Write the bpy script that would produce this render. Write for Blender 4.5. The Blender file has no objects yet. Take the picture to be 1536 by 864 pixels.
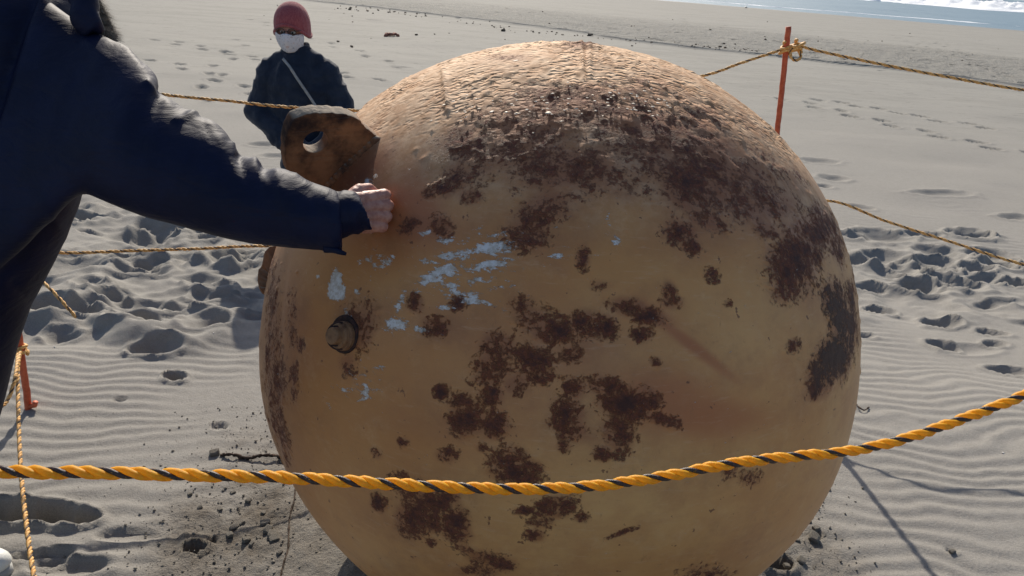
import bpy, bmesh, math, random
import numpy as np
from mathutils import Vector, Matrix
random.seed(7)
rng = np.random.default_rng(11)
S = bpy.context.scene
COL = S.collection
rad = math.radians

# ------------------------------------------------------------------ camera
F = 1150.0                       # focal length in photo pixels (photo 1536 wide)
PITCH, ROLL, CAMH = rad(23.2), rad(3.4), 1.66
fv = np.array([0, math.cos(PITCH), -math.sin(PITCH)])
r0 = np.array([1.0, 0, 0]); u0 = np.cross(r0, fv)
rv = r0 * math.cos(ROLL) + u0 * math.sin(ROLL)
uv = u0 * math.cos(ROLL) - r0 * math.sin(ROLL)
CAM = np.array([0, 0, CAMH])
cd = bpy.data.cameras.new('camera'); co = bpy.data.objects.new('camera', cd); COL.objects.link(co)
m = Matrix.Identity(4)
for i in range(3):
    m[i][0], m[i][1], m[i][2], m[i][3] = rv[i], uv[i], -fv[i], CAM[i]
co.matrix_world = m
cd.sensor_fit = 'HORIZONTAL'; cd.sensor_width = 36.0; cd.lens = 36.0 * F / 1536
cd.clip_start = 0.05; cd.clip_end = 6000
S.camera = co

# ------------------------------------------------------------------ light
SUN_EL, SUN_AZ = rad(34.5), rad(-8.5)           # azimuth from +Y towards +X
w = bpy.data.worlds.new('World'); S.world = w; w.use_nodes = True
nt = w.node_tree; nt.nodes.clear()
sky = nt.nodes.new('ShaderNodeTexSky'); sky.sky_type = 'NISHITA'; sky.sun_disc = False
sky.sun_elevation = SUN_EL; sky.sun_rotation = SUN_AZ
sky.air_density = 1.0; sky.dust_density = 1.5; sky.ozone_density = 1.5
bg = nt.nodes.new('ShaderNodeBackground'); bg.inputs[1].default_value = 0.10
ow = nt.nodes.new('ShaderNodeOutputWorld')
nt.links.new(sky.outputs[0], bg.inputs[0]); nt.links.new(bg.outputs[0], ow.inputs[0])
sl = bpy.data.lights.new('sun', 'SUN'); sl.energy = 4.4; sl.angle = rad(0.5); sl.color = (1.0, 0.91, 0.78)
so = bpy.data.objects.new('sun', sl); COL.objects.link(so)
sdir = np.array([math.sin(SUN_AZ) * math.cos(SUN_EL), math.cos(SUN_AZ) * math.cos(SUN_EL), math.sin(SUN_EL)])
so.rotation_euler = Vector(sdir).to_track_quat('Z', 'Y').to_euler()
so.location = (0, 0, 30)
S.view_settings.view_transform = 'Standard'; S.view_settings.look = 'None'
S.view_settings.gamma = 1; S.view_settings.use_curve_mapping = False
S.view_settings.exposure = 0.32

# ------------------------------------------------------------------ helpers
def ray(px, py): return fv + rv * (px - 768) / F - uv * (py - 432) / F
def at(px, py, d): return CAM + ray(px, py) * d
def atY(px, py, Y):
    d = ray(px, py); return CAM + d * (Y / d[1])
def sstep(a, b, x):
    t = np.clip((np.asarray(x, float) - a) / (b - a), 0, 1); return t * t * (3 - 2 * t)
def unit(v): v = np.asarray(v, float); return v / np.linalg.norm(v)

def hsh(i):
    i = (i.astype(np.uint64) * np.uint64(0x9E3779B97F4A7C15)); i ^= i >> np.uint64(29)
    i *= np.uint64(0xBF58476D1CE4E5B9); i ^= i >> np.uint64(32)
    return (i & np.uint64(0xFFFFFF)).astype(np.float32) / np.float32(0xFFFFFF)
def vnoise(*c, seed=0):          # value noise in 2 or 3 dimensions, range 0..1
    fl = [np.floor(a).astype(np.int64) for a in c]
    fr = [(a - b).astype(np.float32) for a, b in zip(c, fl)]
    fr = [t * t * t * (t * (t * 6 - 15) + 10) for t in fr]
    K = (73856093, 19349663, 83492791)
    out = 0
    for n in range(1 << len(c)):
        k = np.zeros(fl[0].shape, np.int64) + seed * 7919 + 100003; wt = 1
        for d in range(len(c)):
            b = (n >> d) & 1
            k = k * 31 + (fl[d] + b + 40000) * K[d]
            wt = wt * (fr[d] if b else 1 - fr[d])
        out = out + hsh(k & 0x7FFFFFFFFFFF) * wt
    return out
def fbm(*c, o=4, seed=0, gain=.5):
    s, a, t = 0, 1, 0
    for k in range(o):
        s = s + a * vnoise(*[x * 2 ** k + 13.7 * k for x in c], seed=seed + k); t += a; a *= gain
    return s / t

def mesh_np(name, V, Fq, mat=None, parent=None, smooth=True, attrs=None):
    V = np.ascontiguousarray(V, np.float32)
    me = bpy.data.meshes.new(name)
    me.vertices.add(len(V)); me.vertices.foreach_set('co', V.ravel())
    if isinstance(Fq, np.ndarray):
        k = Fq.shape[1]; n = len(Fq)
        me.loops.add(n * k); me.loops.foreach_set('vertex_index', Fq.astype(np.int32).ravel())
        me.polygons.add(n)
        me.polygons.foreach_set('loop_start', np.arange(0, n * k, k, dtype=np.int32))
    else:
        n = len(Fq); ln = np.array([len(f) for f in Fq], np.int32)
        me.loops.add(int(ln.sum())); me.loops.foreach_set('vertex_index', np.concatenate([np.asarray(f, np.int32) for f in Fq]))
        me.polygons.add(n)
        me.polygons.foreach_set('loop_start', np.concatenate([[0], np.cumsum(ln)[:-1]]).astype(np.int32))
    if smooth: me.polygons.foreach_set('use_smooth', np.ones(n, bool))
    if attrs:
        for k, v in attrs.items():
            a = me.attributes.new(k, 'FLOAT', 'POINT'); a.data.foreach_set('value', np.ascontiguousarray(v, np.float32))
    me.update(calc_edges=True); me.validate()
    return link(name, me, mat, parent)
def link(name, me, mat=None, parent=None):
    o = bpy.data.objects.new(name, me); COL.objects.link(o)
    if mat: me.materials.append(mat)
    if parent:
        o.parent = parent; o.matrix_parent_inverse = Matrix.Translation(-parent.location)
    return o
def tag(o, label=None, cat=None, group=None, kind=None):
    for k, v in (('label', label), ('category', cat), ('group', group), ('kind', kind)):
        if v: o[k] = v
    return o
def empty(name, loc, label, cat, group=None):
    o = bpy.data.objects.new(name, None); COL.objects.link(o); o.location = Vector([float(a) for a in loc]); o.empty_display_size = .1
    return tag(o, label, cat, group)

class Acc:
    def __init__(s): s.V = []; s.F = []; s.n = 0
    def add(s, V, Fc):
        s.V.append(np.asarray(V, float)); s.F += [tuple(int(i) + s.n for i in f) for f in Fc]; s.n += len(V)
    def build(s, name, mat, parent=None, smooth=True):
        return mesh_np(name, np.vstack(s.V), s.F, mat, parent, smooth)

def frames(P):
    P = np.asarray(P, float); n = len(P)
    T = np.gradient(P, axis=0); T /= np.linalg.norm(T, axis=1)[:, None] + 1e-12
    a = np.array([0, 0, 1.0]) if abs(T[0][2]) < .9 else np.array([1.0, 0, 0])
    U = np.zeros_like(P); U[0] = unit(np.cross(T[0], a))
    for i in range(1, n):
        v = U[i - 1] - T[i] * (U[i - 1] @ T[i]); U[i] = v / (np.linalg.norm(v) + 1e-12)
    return T, U, np.cross(T, U)
def tube_np(P, R, n=8, caps=True):
    P = np.asarray(P, float); R = np.broadcast_to(np.asarray(R, float), (len(P),))
    T, U, B = frames(P)
    th = np.arange(n) * 2 * math.pi / n
    V = P[:, None] + R[:, None, None] * (np.cos(th)[None, :, None] * U[:, None] + np.sin(th)[None, :, None] * B[:, None])
    V = V.reshape(-1, 3)
    i = np.arange(len(P) - 1)[:, None] * n; j = np.arange(n)[None]; k = (j + 1) % n
    Fq = np.stack([i + j, i + k, i + n + k, i + n + j], -1).reshape(-1, 4)
    fc = [tuple(q) for q in Fq]
    if caps: fc += [tuple(range(n))[::-1], tuple((len(P) - 1) * n + np.arange(n))]
    return V, fc
def spline(P, k=16):
    P = np.asarray(P, float); P = np.vstack([2 * P[0] - P[1], P, 2 * P[-1] - P[-2]]); out = []
    for i in range(1, len(P) - 2):
        t = np.linspace(0, 1, k, endpoint=False)[:, None]
        a, b, c, d = P[i - 1:i + 3]
        out.append(.5 * (2 * b + (c - a) * t + (2 * a - 5 * b + 4 * c - d) * t ** 2 + (3 * b - a - 3 * c + d) * t ** 3))
    return np.vstack(out + [P[-2:-1]])
def resample(P, ds):
    L = np.r_[0, np.cumsum(np.linalg.norm(np.diff(P, axis=0), axis=1))]
    n = max(3, int(L[-1] / ds) + 1); s = np.linspace(0, L[-1], n)
    return np.stack([np.interp(s, L, P[:, i]) for i in range(P.shape[1])], 1), s
def caps_np(a, b, ra, rb, n=14, m_=5):        # tapered capsule
    a = np.asarray(a, float); b = np.asarray(b, float); T = unit(b - a); Pp = []; R = []
    for k in range(m_):
        q = math.pi / 2 * (k + .15) / m_; Pp.append(a - T * ra * math.cos(q)); R.append(ra * math.sin(q))
    Pp += [a, b]; R += [ra, rb]
    for k in range(m_)[::-1]:
        q = math.pi / 2 * (k + .15) / m_; Pp.append(b + T * rb * math.cos(q)); R.append(rb * math.sin(q))
    return tube_np(np.array(Pp), R, n)
def ell_np(c, ax, rr, n=20, m_=12):            # ellipsoid: axes rows of ax, radii rr
    V = []; 
    for i in range(m_ + 1):
        p = math.pi * i / m_
        for j in range(n):
            t = 2 * math.pi * j / n
            V.append(np.array([math.sin(p) * math.cos(t), math.sin(p) * math.sin(t), math.cos(p)]) * rr)
    V = np.array(V) @ np.asarray(ax, float) + c
    Fc = [(i * n + j, (i + 1) * n + j, (i + 1) * n + (j + 1) % n, i * n + (j + 1) % n) for i in range(m_) for j in range(n)]
    return V, Fc
def remesh(acc, voxel, sm=3):
    me = bpy.data.meshes.new('t'); me.from_pydata([tuple(v) for v in np.vstack(acc.V)], [], acc.F)
    bm = bmesh.new(); bm.from_mesh(me); bmesh.ops.remove_doubles(bm, verts=bm.verts, dist=1e-6); bmesh.ops.recalc_face_normals(bm, faces=bm.faces); bm.to_mesh(me); bm.free()
    o = bpy.data.objects.new('t', me); COL.objects.link(o)
    r = o.modifiers.new('r', 'REMESH'); r.mode = 'VOXEL'; r.voxel_size = voxel
    if sm:
        s = o.modifiers.new('s', 'SMOOTH'); s.factor = .5; s.iterations = sm
    dg = bpy.context.evaluated_depsgraph_get(); ev = o.evaluated_get(dg); m2 = bpy.data.meshes.new_from_object(ev)
    bpy.data.objects.remove(o); bpy.data.meshes.remove(me)
    m2.polygons.foreach_set('use_smooth', np.ones(len(m2.polygons), bool))
    return m2
def get_co(me):
    a = np.empty(len(me.vertices) * 3, np.float32); me.vertices.foreach_get('co', a); return a.reshape(-1, 3).astype(float)
def get_no(me):
    a = np.empty(len(me.vertices) * 3, np.float32); me.vertices.foreach_get('normal', a); return a.reshape(-1, 3).astype(float)
def set_co(me, V): me.vertices.foreach_set('co', np.ascontiguousarray(V, np.float32).ravel()); me.update()

# ------------------------------------------------------------------ materials
class NM:
    def __init__(s, name, rough=.7, spec=.5):
        s.m = bpy.data.materials.new(name); s.m.use_nodes = True; s.t = s.m.node_tree
        s.b = s.t.nodes['Principled BSDF']; s.b.inputs['Roughness'].default_value = rough
        s.b.inputs['Specular IOR Level'].default_value = spec
        s.co = None
    def n(s, ty, **kw):
        x = s.t.nodes.new(ty)
        for k, v in kw.items(): setattr(x, k, v)
        return x
    def l(s, a, b): s.t.links.new(a, b)
    def coord(s, scale=(1, 1, 1), out='Object'):
        c = s.n('ShaderNodeTexCoord'); mp = s.n('ShaderNodeMapping'); mp.inputs['Scale'].default_value = scale
        s.l(c.outputs[out], mp.inputs['Vector']); return mp.outputs[0]
    def noise(s, scale, detail=4, rough=.55, vec=None, stretch=(1, 1, 1), dist=0):
        x = s.n('ShaderNodeTexNoise'); x.inputs['Scale'].default_value = scale; x.inputs['Detail'].default_value = detail
        x.inputs['Roughness'].default_value = rough; x.inputs['Distortion'].default_value = dist
        s.l(vec or s.coord(stretch), x.inputs['Vector']); return x.outputs['Fac']
    def ramp(s, fac, a, b, ca=0.0, cb=1.0):
        x = s.n('ShaderNodeMapRange', interpolation_type='SMOOTHSTEP')
        x.inputs['From Min'].default_value = a; x.inputs['From Max'].default_value = b
        x.inputs['To Min'].default_value = ca; x.inputs['To Max'].default_value = cb
        s.l(fac, x.inputs['Value']); return x.outputs[0]
    def math(s, op, a, b=None, c=None):
        x = s.n('ShaderNodeMath', operation=op)
        for i, v in enumerate((a, b, c)):
            if v is None: continue
            if isinstance(v, (int, float)): x.inputs[i].default_value = v
            else: s.l(v, x.inputs[i])
        return x.outputs[0]
    def mix(s, fac, a, b):
        x = s.n('ShaderNodeMix', data_type='RGBA')
        for i, v in ((0, fac), (6, a), (7, b)):
            if isinstance(v, (int, float)): x.inputs[i].default_value = v
            elif isinstance(v, tuple): x.inputs[i].default_value = (*v, 1)
            else: s.l(v, x.inputs[i])
        return x.outputs[2]
    def attr(s, name):
        x = s.n('ShaderNodeAttribute'); x.attribute_name = name; return x.outputs['Fac']
    def color(s, c):
        if isinstance(c, tuple): s.b.inputs['Base Color'].default_value = (*c, 1)
        else: s.l(c, s.b.inputs['Base Color'])
    def bump(s, h, dist, strength=1.0):
        x = s.n('ShaderNodeBump'); x.inputs['Distance'].default_value = dist; x.inputs['Strength'].default_value = strength
        s.l(h, x.inputs['Height']); s.l(x.outputs[0], s.b.inputs['Normal'])

def m_sand():
    s = NM('beach_sand', .92, .25)
    big = s.noise(.9, 5, .6); fine = s.noise(260, 3, .7); mid = s.noise(22, 5, .65)
    c = s.mix(big, (.200, .191, .175), (.258, .247, .227))
    c = s.mix(s.ramp(mid, .35, .7, 0, .45), c, (.175, .163, .146))
    c = s.mix(s.ramp(fine, .30, .75, 0, .55), c, (.36, .34, .305))
    c = s.mix(s.ramp(s.noise(420, 2, .7), .60, .70, 0, .7), c, (.10, .085, .07))
    wet = s.math('MULTIPLY', s.attr('damp'), s.ramp(s.noise(9, 5, .65), .25, .7, .45, 1.0))
    c = s.mix(wet, c, (.135, .115, .092))
    c = s.mix(s.attr('far'), c, (.262, .254, .228))
    c = s.mix(s.attr('wetsea'), c, (.15, .14, .125))
    c = s.mix(s.math('MULTIPLY', s.attr('far'), s.ramp(s.noise(1.1, 6, .72, stretch=(.35, 1.2, 1)), .45, .62, 0, .55)), c, (.19, .184, .165))
    c = s.mix(s.math('MULTIPLY', s.attr('far'), s.ramp(s.noise(7, 5, .75, stretch=(.5, 1, 1)), .56, .66, 0, .8)), c, (.15, .143, .128))
    s.color(c)
    s.l(s.ramp(s.attr('wetsea'), 0, 1, .92, .35), s.b.inputs['Roughness'])
    crust = s.math('MULTIPLY', s.noise(75, 5, .7), s.ramp(s.attr('damp'), 0, 1, .0, 4.0))
    h = s.math('ADD', s.math('MULTIPLY', fine, .5), s.math('ADD', s.math('MULTIPLY', s.noise(90, 4, .7), .9), crust))
    farb = s.math('MULTIPLY', s.noise(5, 5, .75, stretch=(1, .45, 1)), s.ramp(s.attr('rough'), 0, 1, 0, 60))
    h = s.math('ADD', h, farb)
    s.bump(h, .004, .8)
    return s.m
def m_ball():
    s = NM('rusty_painted_steel', .5, .45)
    n1 = s.noise(2.2, 5, .6); n2 = s.noise(9, 6, .65); n3 = s.noise(42, 8, .76, dist=.25); n4 = s.noise(120, 4, .7)
    c = s.mix(s.ramp(n1, .3, .7), (.53, .252, .082), (.65, .378, .148))
    c = s.mix(s.attr('warm'), c, (.42, .155, .040))
    c = s.mix(s.ramp(s.noise(4.5, 6, .7, stretch=(1, 1, 1.6)), .42, .68, 0, .5), c, (.40, .175, .070))
    c = s.mix(s.ramp(s.noise(14, 7, .75), .52, .72, 0, .35), c, (.66, .42, .22))
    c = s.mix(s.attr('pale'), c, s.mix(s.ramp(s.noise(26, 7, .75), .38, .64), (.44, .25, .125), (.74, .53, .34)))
    c = s.mix(s.ramp(s.attr('orange'), 0, .85, 0, .85), c, (.40, .135, .050))
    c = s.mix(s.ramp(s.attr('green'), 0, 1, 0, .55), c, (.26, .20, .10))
    c = s.mix(s.ramp(n2, .5, .75, 0, .35), c, (.30, .14, .06))
    stn = s.math('MULTIPLY', s.attr('stain'), s.ramp(s.math('ADD', s.math('MULTIPLY', n3, .6), s.math('MULTIPLY', n2, .6)), .42, .78, .45, 1.0))
    c = s.mix(stn, c, (.150, .056, .036))
    # fine scratches and brushed streaks
    st = s.noise(60, 4, .7, stretch=(.25, .6, 2.2))
    c = s.mix(s.ramp(st, .56, .72, 0, .2), c, (.62, .43, .27))
    c = s.mix(s.ramp(s.noise(75, 6, .75, stretch=(1, 1, .35)), .60, .74, 0, .45), c, (.25, .12, .05))
    c = s.mix(s.ramp(s.noise(30, 6, .8, stretch=(.4, .4, 1.5)), .60, .70, 0, .4), c, (.30, .15, .065))
    # small specks of rust everywhere
    c = s.mix(s.ramp(s.noise(48, 3, .6), .685, .72, 0, .75), c, (.12, .045, .025))
    gate = s.ramp(s.attr('rust'), .0, .17)
    r = s.math('ADD', s.attr('rust'), s.math('MULTIPLY', s.math('MULTIPLY', s.math('SUBTRACT', n3, .5), 2.7), gate))
    r = s.math('ADD', r, s.math('MULTIPLY', s.math('MULTIPLY', s.math('SUBTRACT', s.noise(17, 4, .6), .5), 1.5), gate))
    r = s.math('ADD', r, s.math('MULTIPLY', s.math('MULTIPLY', s.math('SUBTRACT', n4, .5), 1.8), gate))
    halo = s.ramp(s.math('ADD', s.attr('rust'), s.math('MULTIPLY', s.math('SUBTRACT', n2, .5), .8)), .06, .60, 0, .72)
    c = s.mix(halo, c, (.255, .090, .038))
    rm = s.ramp(r, .30, .80)
    rc = s.mix(s.ramp(n4, .35, .68), (.075, .024, .014), (.25, .078, .036))
    rc = s.mix(s.ramp(r, .66, 1.15, 0, .85), rc, (.042, .019, .017))
    rc = s.mix(s.ramp(s.attr('grey'), 0, 1), rc, (.080, .048, .036))
    c = s.mix(rm, c, rc)
    wv = s.math('ADD', s.attr('white'), s.math('MULTIPLY', s.math('SUBTRACT', s.noise(62, 8, .8, stretch=(.8, 1, 2.0)), .5), 2.9))
    wm = s.ramp(wv, .42, .55, 0, .92)
    c = s.mix(wm, c, s.mix(s.ramp(s.noise(90, 5, .7), .35, .62), (.46, .42, .36), (.68, .69, .69)))
    s.color(c)
    s.l(s.math('MAXIMUM', s.ramp(s.math('MAXIMUM', rm, s.attr('pale')), 0, 1, .46, .85), 0.0), s.b.inputs['Roughness'])
    h = s.math('ADD', s.math('MULTIPLY', rm, s.math('ADD', .9, s.math('MULTIPLY', n4, 1.6))), s.math('MULTIPLY', n2, .5))
    h = s.math('ADD', h, s.math('MULTIPLY', wm, -.35))
    h = s.math('ADD', h, s.math('MULTIPLY', s.noise(320, 2, .6), .10))
    vo = s.n('ShaderNodeTexVoronoi', feature='F1'); vo.inputs['Scale'].default_value = 70; vo.inputs['Randomness'].default_value = 1
    wv3 = s.n('ShaderNodeVectorMath', operation='ADD'); s.l(s.coord((.62, 1.3, 1.3)), wv3.inputs[0])
    nz = s.n('ShaderNodeTexNoise'); nz.inputs['Scale'].default_value = 30; sc3 = s.n('ShaderNodeVectorMath', operation='SCALE'); sc3.inputs[3].default_value = .03
    s.l(s.coord(), nz.inputs['Vector']); s.l(nz.outputs['Color'], sc3.inputs[0]); s.l(sc3.outputs[0], wv3.inputs[1]); s.l(wv3.outputs[0], vo.inputs['Vector'])
    flake = s.math('MULTIPLY', s.ramp(vo.outputs['Distance'], .15, .62), s.attr('crown'))
    h = s.math('ADD', h, s.math('MULTIPLY', flake, 2.6))
    s.bump(h, .0016, .9)
    return s.m
def m_simple(name, c1, c2, sc, rough=.7, bump=0., bsc=None, spec=.4, stretch=(1, 1, 1), rng_=(.35, .65), sheen=0):
    s = NM(name, rough, spec); n = s.noise(sc, 5, .6, stretch=stretch)
    s.color(s.mix(s.ramp(n, *rng_), c1, c2))
    if bump: s.bump(s.noise(bsc or sc * 3, 4, .65, stretch=stretch), bump, .8)
    if sheen:
        s.b.inputs['Sheen Weight'].default_value = sheen; s.b.inputs['Sheen Roughness'].default_value = .4
    return s.m
M = {}
M['sand'] = m_sand(); M['ball'] = m_ball()
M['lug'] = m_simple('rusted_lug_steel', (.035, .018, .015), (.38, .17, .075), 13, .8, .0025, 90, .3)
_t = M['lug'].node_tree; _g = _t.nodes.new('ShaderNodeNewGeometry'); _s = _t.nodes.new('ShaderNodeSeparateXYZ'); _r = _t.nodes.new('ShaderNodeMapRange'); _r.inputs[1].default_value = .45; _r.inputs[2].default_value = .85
_m = _t.nodes.new('ShaderNodeMix'); _m.data_type = 'RGBA'; _m.inputs[7].default_value = (.30, .24, .18, 1); _l = _t.nodes['Principled BSDF'].inputs['Base Color'].links[0].from_socket  # up-facing lug faces coloured paler to imitate the sunlit top edge
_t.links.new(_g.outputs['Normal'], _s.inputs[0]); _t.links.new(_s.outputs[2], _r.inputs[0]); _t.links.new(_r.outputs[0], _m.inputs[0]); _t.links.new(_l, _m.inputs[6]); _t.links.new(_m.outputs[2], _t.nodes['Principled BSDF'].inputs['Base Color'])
M['bolt'] = m_simple('weathered_fitting', (.15, .070, .034), (.27, .145, .068), 60, .6, .001, 200)
M['flake'] = m_simple('lifted_paint_flake', (.66, .52, .38), (.80, .72, .60), 60, .6)
M['bolt_dark'] = m_simple('dark_rust_ring', (.018, .010, .010), (.06, .025, .018), 90, .8, .001, 200)
M['yellow'] = m_simple('yellow_poly_rope', (.95, .47, .012), (1.0, .64, .04), 300, .42, .0006, 900, .5)
for k_ in ('yellow',):
    mm = M[k_].node_tree; bs = mm.nodes['Principled BSDF']; tr = mm.nodes.new('ShaderNodeBsdfTranslucent'); mx = mm.nodes.new('ShaderNodeMixShader'); mx.inputs[0].default_value = .5
    tr.inputs[0].default_value = (1, .58, .02, 1); mm.links.new(bs.outputs[0], mx.inputs[1]); mm.links.new(tr.outputs[0], mx.inputs[2]); mm.links.new(mx.outputs[0], mm.nodes['Material Output'].inputs[0])
M['black'] = m_simple('black_poly_rope', (.018, .009, .008), (.06, .034, .028), 400, .4, .0006, 900, .5)
M['yellow_old'] = m_simple('sandy_yellow_rope', (.55, .25, .05), (.80, .52, .20), 200, .6, .0006, 800, .4)
M['black_old'] = m_simple('sandy_black_rope', (.05, .03, .02), (.16, .10, .06), 200, .6, .0006, 800, .4)
M['post'] = m_simple('orange_steel', (.42, .075, .03), (.55, .13, .06), 40, .55, .0008, 150)
M['navy'] = m_simple('navy_nylon', (.0022, .0050, .024), (.0035, .0075, .034), 12, .62, .0003, 300, .22)
M['navy2'] = m_simple('dark_blue_fleece', (.012, .020, .038), (.020, .030, .052), 14, .85, .003, 120, .2, sheen=.3)
M['trouser'] = m_simple('black_trousers', (.010, .010, .014), (.018, .018, .022), 20, .85, .001, 200, .2)
M['skin'] = m_simple('skin', (.40, .17, .125), (.52, .27, .205), 70, .5, .0006, 380, .4)
M['skin'].node_tree.nodes['Principled BSDF'].inputs['Subsurface Weight'].default_value = .12
M['skin'].node_tree.nodes['Principled BSDF'].inputs['Subsurface Radius'].default_value = (.006, .003, .002)
M['nail'] = m_simple('fingernail', (.55, .35, .28), (.6, .4, .33), 50, .3)
M['hair'] = m_simple('dark_hair', (.015, .012, .010), (.03, .022, .018), 80, .5, .002, 200)
M['fur'] = m_simple('grey_fur', (.10, .085, .075), (.30, .27, .23), 120, .8, 0, None, .2)
M['shoe'] = m_simple('white_shoe', (.62, .63, .60), (.72, .73, .70), 30, .5, .001, 120)
M['sole'] = m_simple('rubber_sole', (.35, .35, .34), (.45, .45, .43), 30, .8)
M['knit'] = m_simple('rose_knit', (.26, .062, .074), (.35, .108, .115), 90, .95, .004, 160, .1, stretch=(2.2, 2.2, .35), sheen=.3)
M['lens'] = m_simple('spectacle_lens', (.02, .02, .025), (.04, .04, .045), 5, .15)
M['frame'] = m_simple('spectacle_frame', (.02, .02, .02), (.05, .04, .04), 30, .4)
M['strap'] = m_simple('grey_strap', (.22, .23, .24), (.32, .33, .33), 80, .7, .001, 200)
M['stone'] = m_simple('dark_sand_clod', (.13, .118, .10), (.25, .23, .20), 40, .95, .004, 110, .1)
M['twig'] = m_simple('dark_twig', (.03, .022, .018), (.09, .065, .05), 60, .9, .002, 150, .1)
M['weed'] = m_simple('dry_seaweed', (.10, .08, .062), (.19, .15, .115), 30, .95)
M['redbit'] = m_simple('reddish_driftwood', (.20, .08, .055), (.30, .14, .10), 30, .9)
M['shell'] = m_simple('glossy_white', (.7, .68, .63), (.85, .83, .78), 60, .35, .0005, 200)
_t = M['lens'].node_tree; _tr = _t.nodes.new('ShaderNodeBsdfTransparent'); _mx = _t.nodes.new('ShaderNodeMixShader'); _mx.inputs[0].default_value = .75
_t.links.new(_t.nodes['Principled BSDF'].outputs[0], _mx.inputs[1]); _t.links.new(_tr.outputs[0], _mx.inputs[2]); _t.links.new(_mx.outputs[0], _t.nodes['Material Output'].inputs[0])
_t = M['navy'].node_tree; _b = _t.nodes['Principled BSDF']; _o = _b.inputs['Normal'].links[0].from_socket
_c = _t.nodes.new('ShaderNodeTexCoord'); _mp = _t.nodes.new('ShaderNodeMapping'); _mp.inputs['Scale'].default_value = (1, .8, 2.6); _mp.inputs['Rotation'].default_value = (0, .6, 0)
_n = _t.nodes.new('ShaderNodeTexNoise'); _n.inputs['Scale'].default_value = 13; _n.inputs['Detail'].default_value = 5; _n.inputs['Distortion'].default_value = .6; _k = _t.nodes.new('ShaderNodeBump'); _k.inputs['Distance'].default_value = .009; _k.inputs['Strength'].default_value = .6
_t.links.new(_c.outputs['Object'], _mp.inputs[0]); _t.links.new(_mp.outputs[0], _n.inputs['Vector']); _t.links.new(_n.outputs[0], _k.inputs['Height']); _t.links.new(_o, _k.inputs['Normal']); _t.links.new(_k.outputs[0], _b.inputs['Normal'])
def m_mask():
    s = NM('floral_mask_cloth', .9, .2)
    a = s.ramp(s.noise(85, 2, .5), .57, .66, 0, .6); b = s.ramp(s.noise(60, 2, .5), .58, .68, 0, .5)
    c = s.mix(a, (.62, .62, .66), (.20, .21, .28)); c = s.mix(b, c, (.55, .36, .32)); s.color(c)
    s.bump(s.noise(60, 3), .002); return s.m
M['mask'] = m_mask()
def m_sea():
    s = NM('sea_water', .55, .3)
    n = s.noise(.5, 5, .6, stretch=(1, .35, 1)); s.color(s.mix(n, (.095, .165, .225), (.16, .24, .295)))
    s.bump(s.noise(2.2, 6, .65, stretch=(1, .5, 1)), .12, .7); return s.m
M['sea'] = m_sea()
M['foam'] = m_simple('white_foam', (.82, .85, .87), (.95, .96, .97), 3, .8, .06, 5, .3)

# ------------------------------------------------------------------ terrain
BALL_R = 0.75
n_ = np.array([830.9 - 768, 504.2 - 432, F]); n_ /= np.linalg.norm(n_)
BC = CAM + (fv * n_[2] + rv * n_[0] - uv * n_[1]) * (BALL_R / math.sin(rad(21.42)))
SEA_Z = -1.3
def gnd0(px, py, z=0):
    d = ray(px, py); return CAM + d * ((z - CAMH) / d[2])
sA, sB = gnd0(1536, 46, SEA_Z)[:2], gnd0(1000, 1, SEA_Z)[:2]
sT = unit(sB - sA); sN = np.array([-sT[1], sT[0]])
if (np.array([0., 0]) - sA) @ sN < 0: sN = -sN
D0 = (np.array([0, 4.0]) - sA) @ sN
def shore(x, y): return (x - sA[0]) * sN[0] + (y - sA[1]) * sN[1]
def base(x, y):
    d = shore(x, y); t = 1 - d / D0
    drop = np.where(t < 0, 0, np.where(t < .06, t * t / .12, t - .03)) / .97
    return -.21 * sstep(2.5, 5.2, y) * sstep(40, 10, y) + SEA_Z * np.minimum(drop, 1.6)
def gnd(px, py):
    z = 0.
    for _ in range(12):
        p = gnd0(px, py, z); z = float(base(p[0], p[1]))
    return p

ys = [-45, -30, -20, -13, -8, -5, -3.2, -2, -1.2, -.6, -.2, .1, .35, .55, .75]
y = .85
while y < 95:
    ys.append(y); y += max(.0115, .0043 * y) if y > 1.4 else .03
while y < 400: ys.append(y); y += y * .06
ys = np.array(ys)
us = np.linspace(-1.05, 1.05, 800); g = 1.05 * 1.2 ** np.arange(1, 24); us = np.r_[-g[::-1], us, g]
WY = 2.0 + np.where(ys > 0, ys, ys * .0)
X = us[None, :] * WY[:, None]; Y = np.repeat(ys[:, None], len(us), 1)
Z = base(X, Y)
near = sstep(9, 5, Y)
# gentle undulation
Z += (fbm(X * .55, Y * .55, o=3, seed=3) - .5) * .10 * sstep(1.2, 2.5, np.hypot(X - BC[0], Y - BC[1])) * sstep(30, 4, Y)
# damp crust round the ball
rb = np.hypot(X - BC[0], (Y - BC[1]))
nb = fbm(X * 2.2, Y * 2.2, o=4, seed=9)
damp = sstep(1.22, .62, rb + (nb - .5) * .7)
dl = np.exp(-(((X + .78) / .30) ** 2 + ((Y - 1.95) / .45) ** 2) ** 2)
damp = np.clip(np.maximum(damp * .75, dl * sstep(.25, .55, nb)), 0, 1)
# wind ripples
wx = (fbm(X * .9, Y * .9, o=3, seed=21) - .5); wx2 = (fbm(X * 3.1, Y * 3.1, o=3, seed=25) - .5)
ph = (Y * .97 + X * np.where(X > 0, .10, -.12) + wx * .50 + wx2 * .12) / .069
tri = np.abs((ph % 1.0) - .42)
rip = 1 - sstep(0, .52, tri) 
patch = sstep(.30, .52, fbm(X * 1.1 + 5, Y * 1.1, o=3, seed=31))
ripA = (.12 + .88 * patch) * sstep(9, 5.0, Y) * (1 - sstep(.25, .75, damp))
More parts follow.
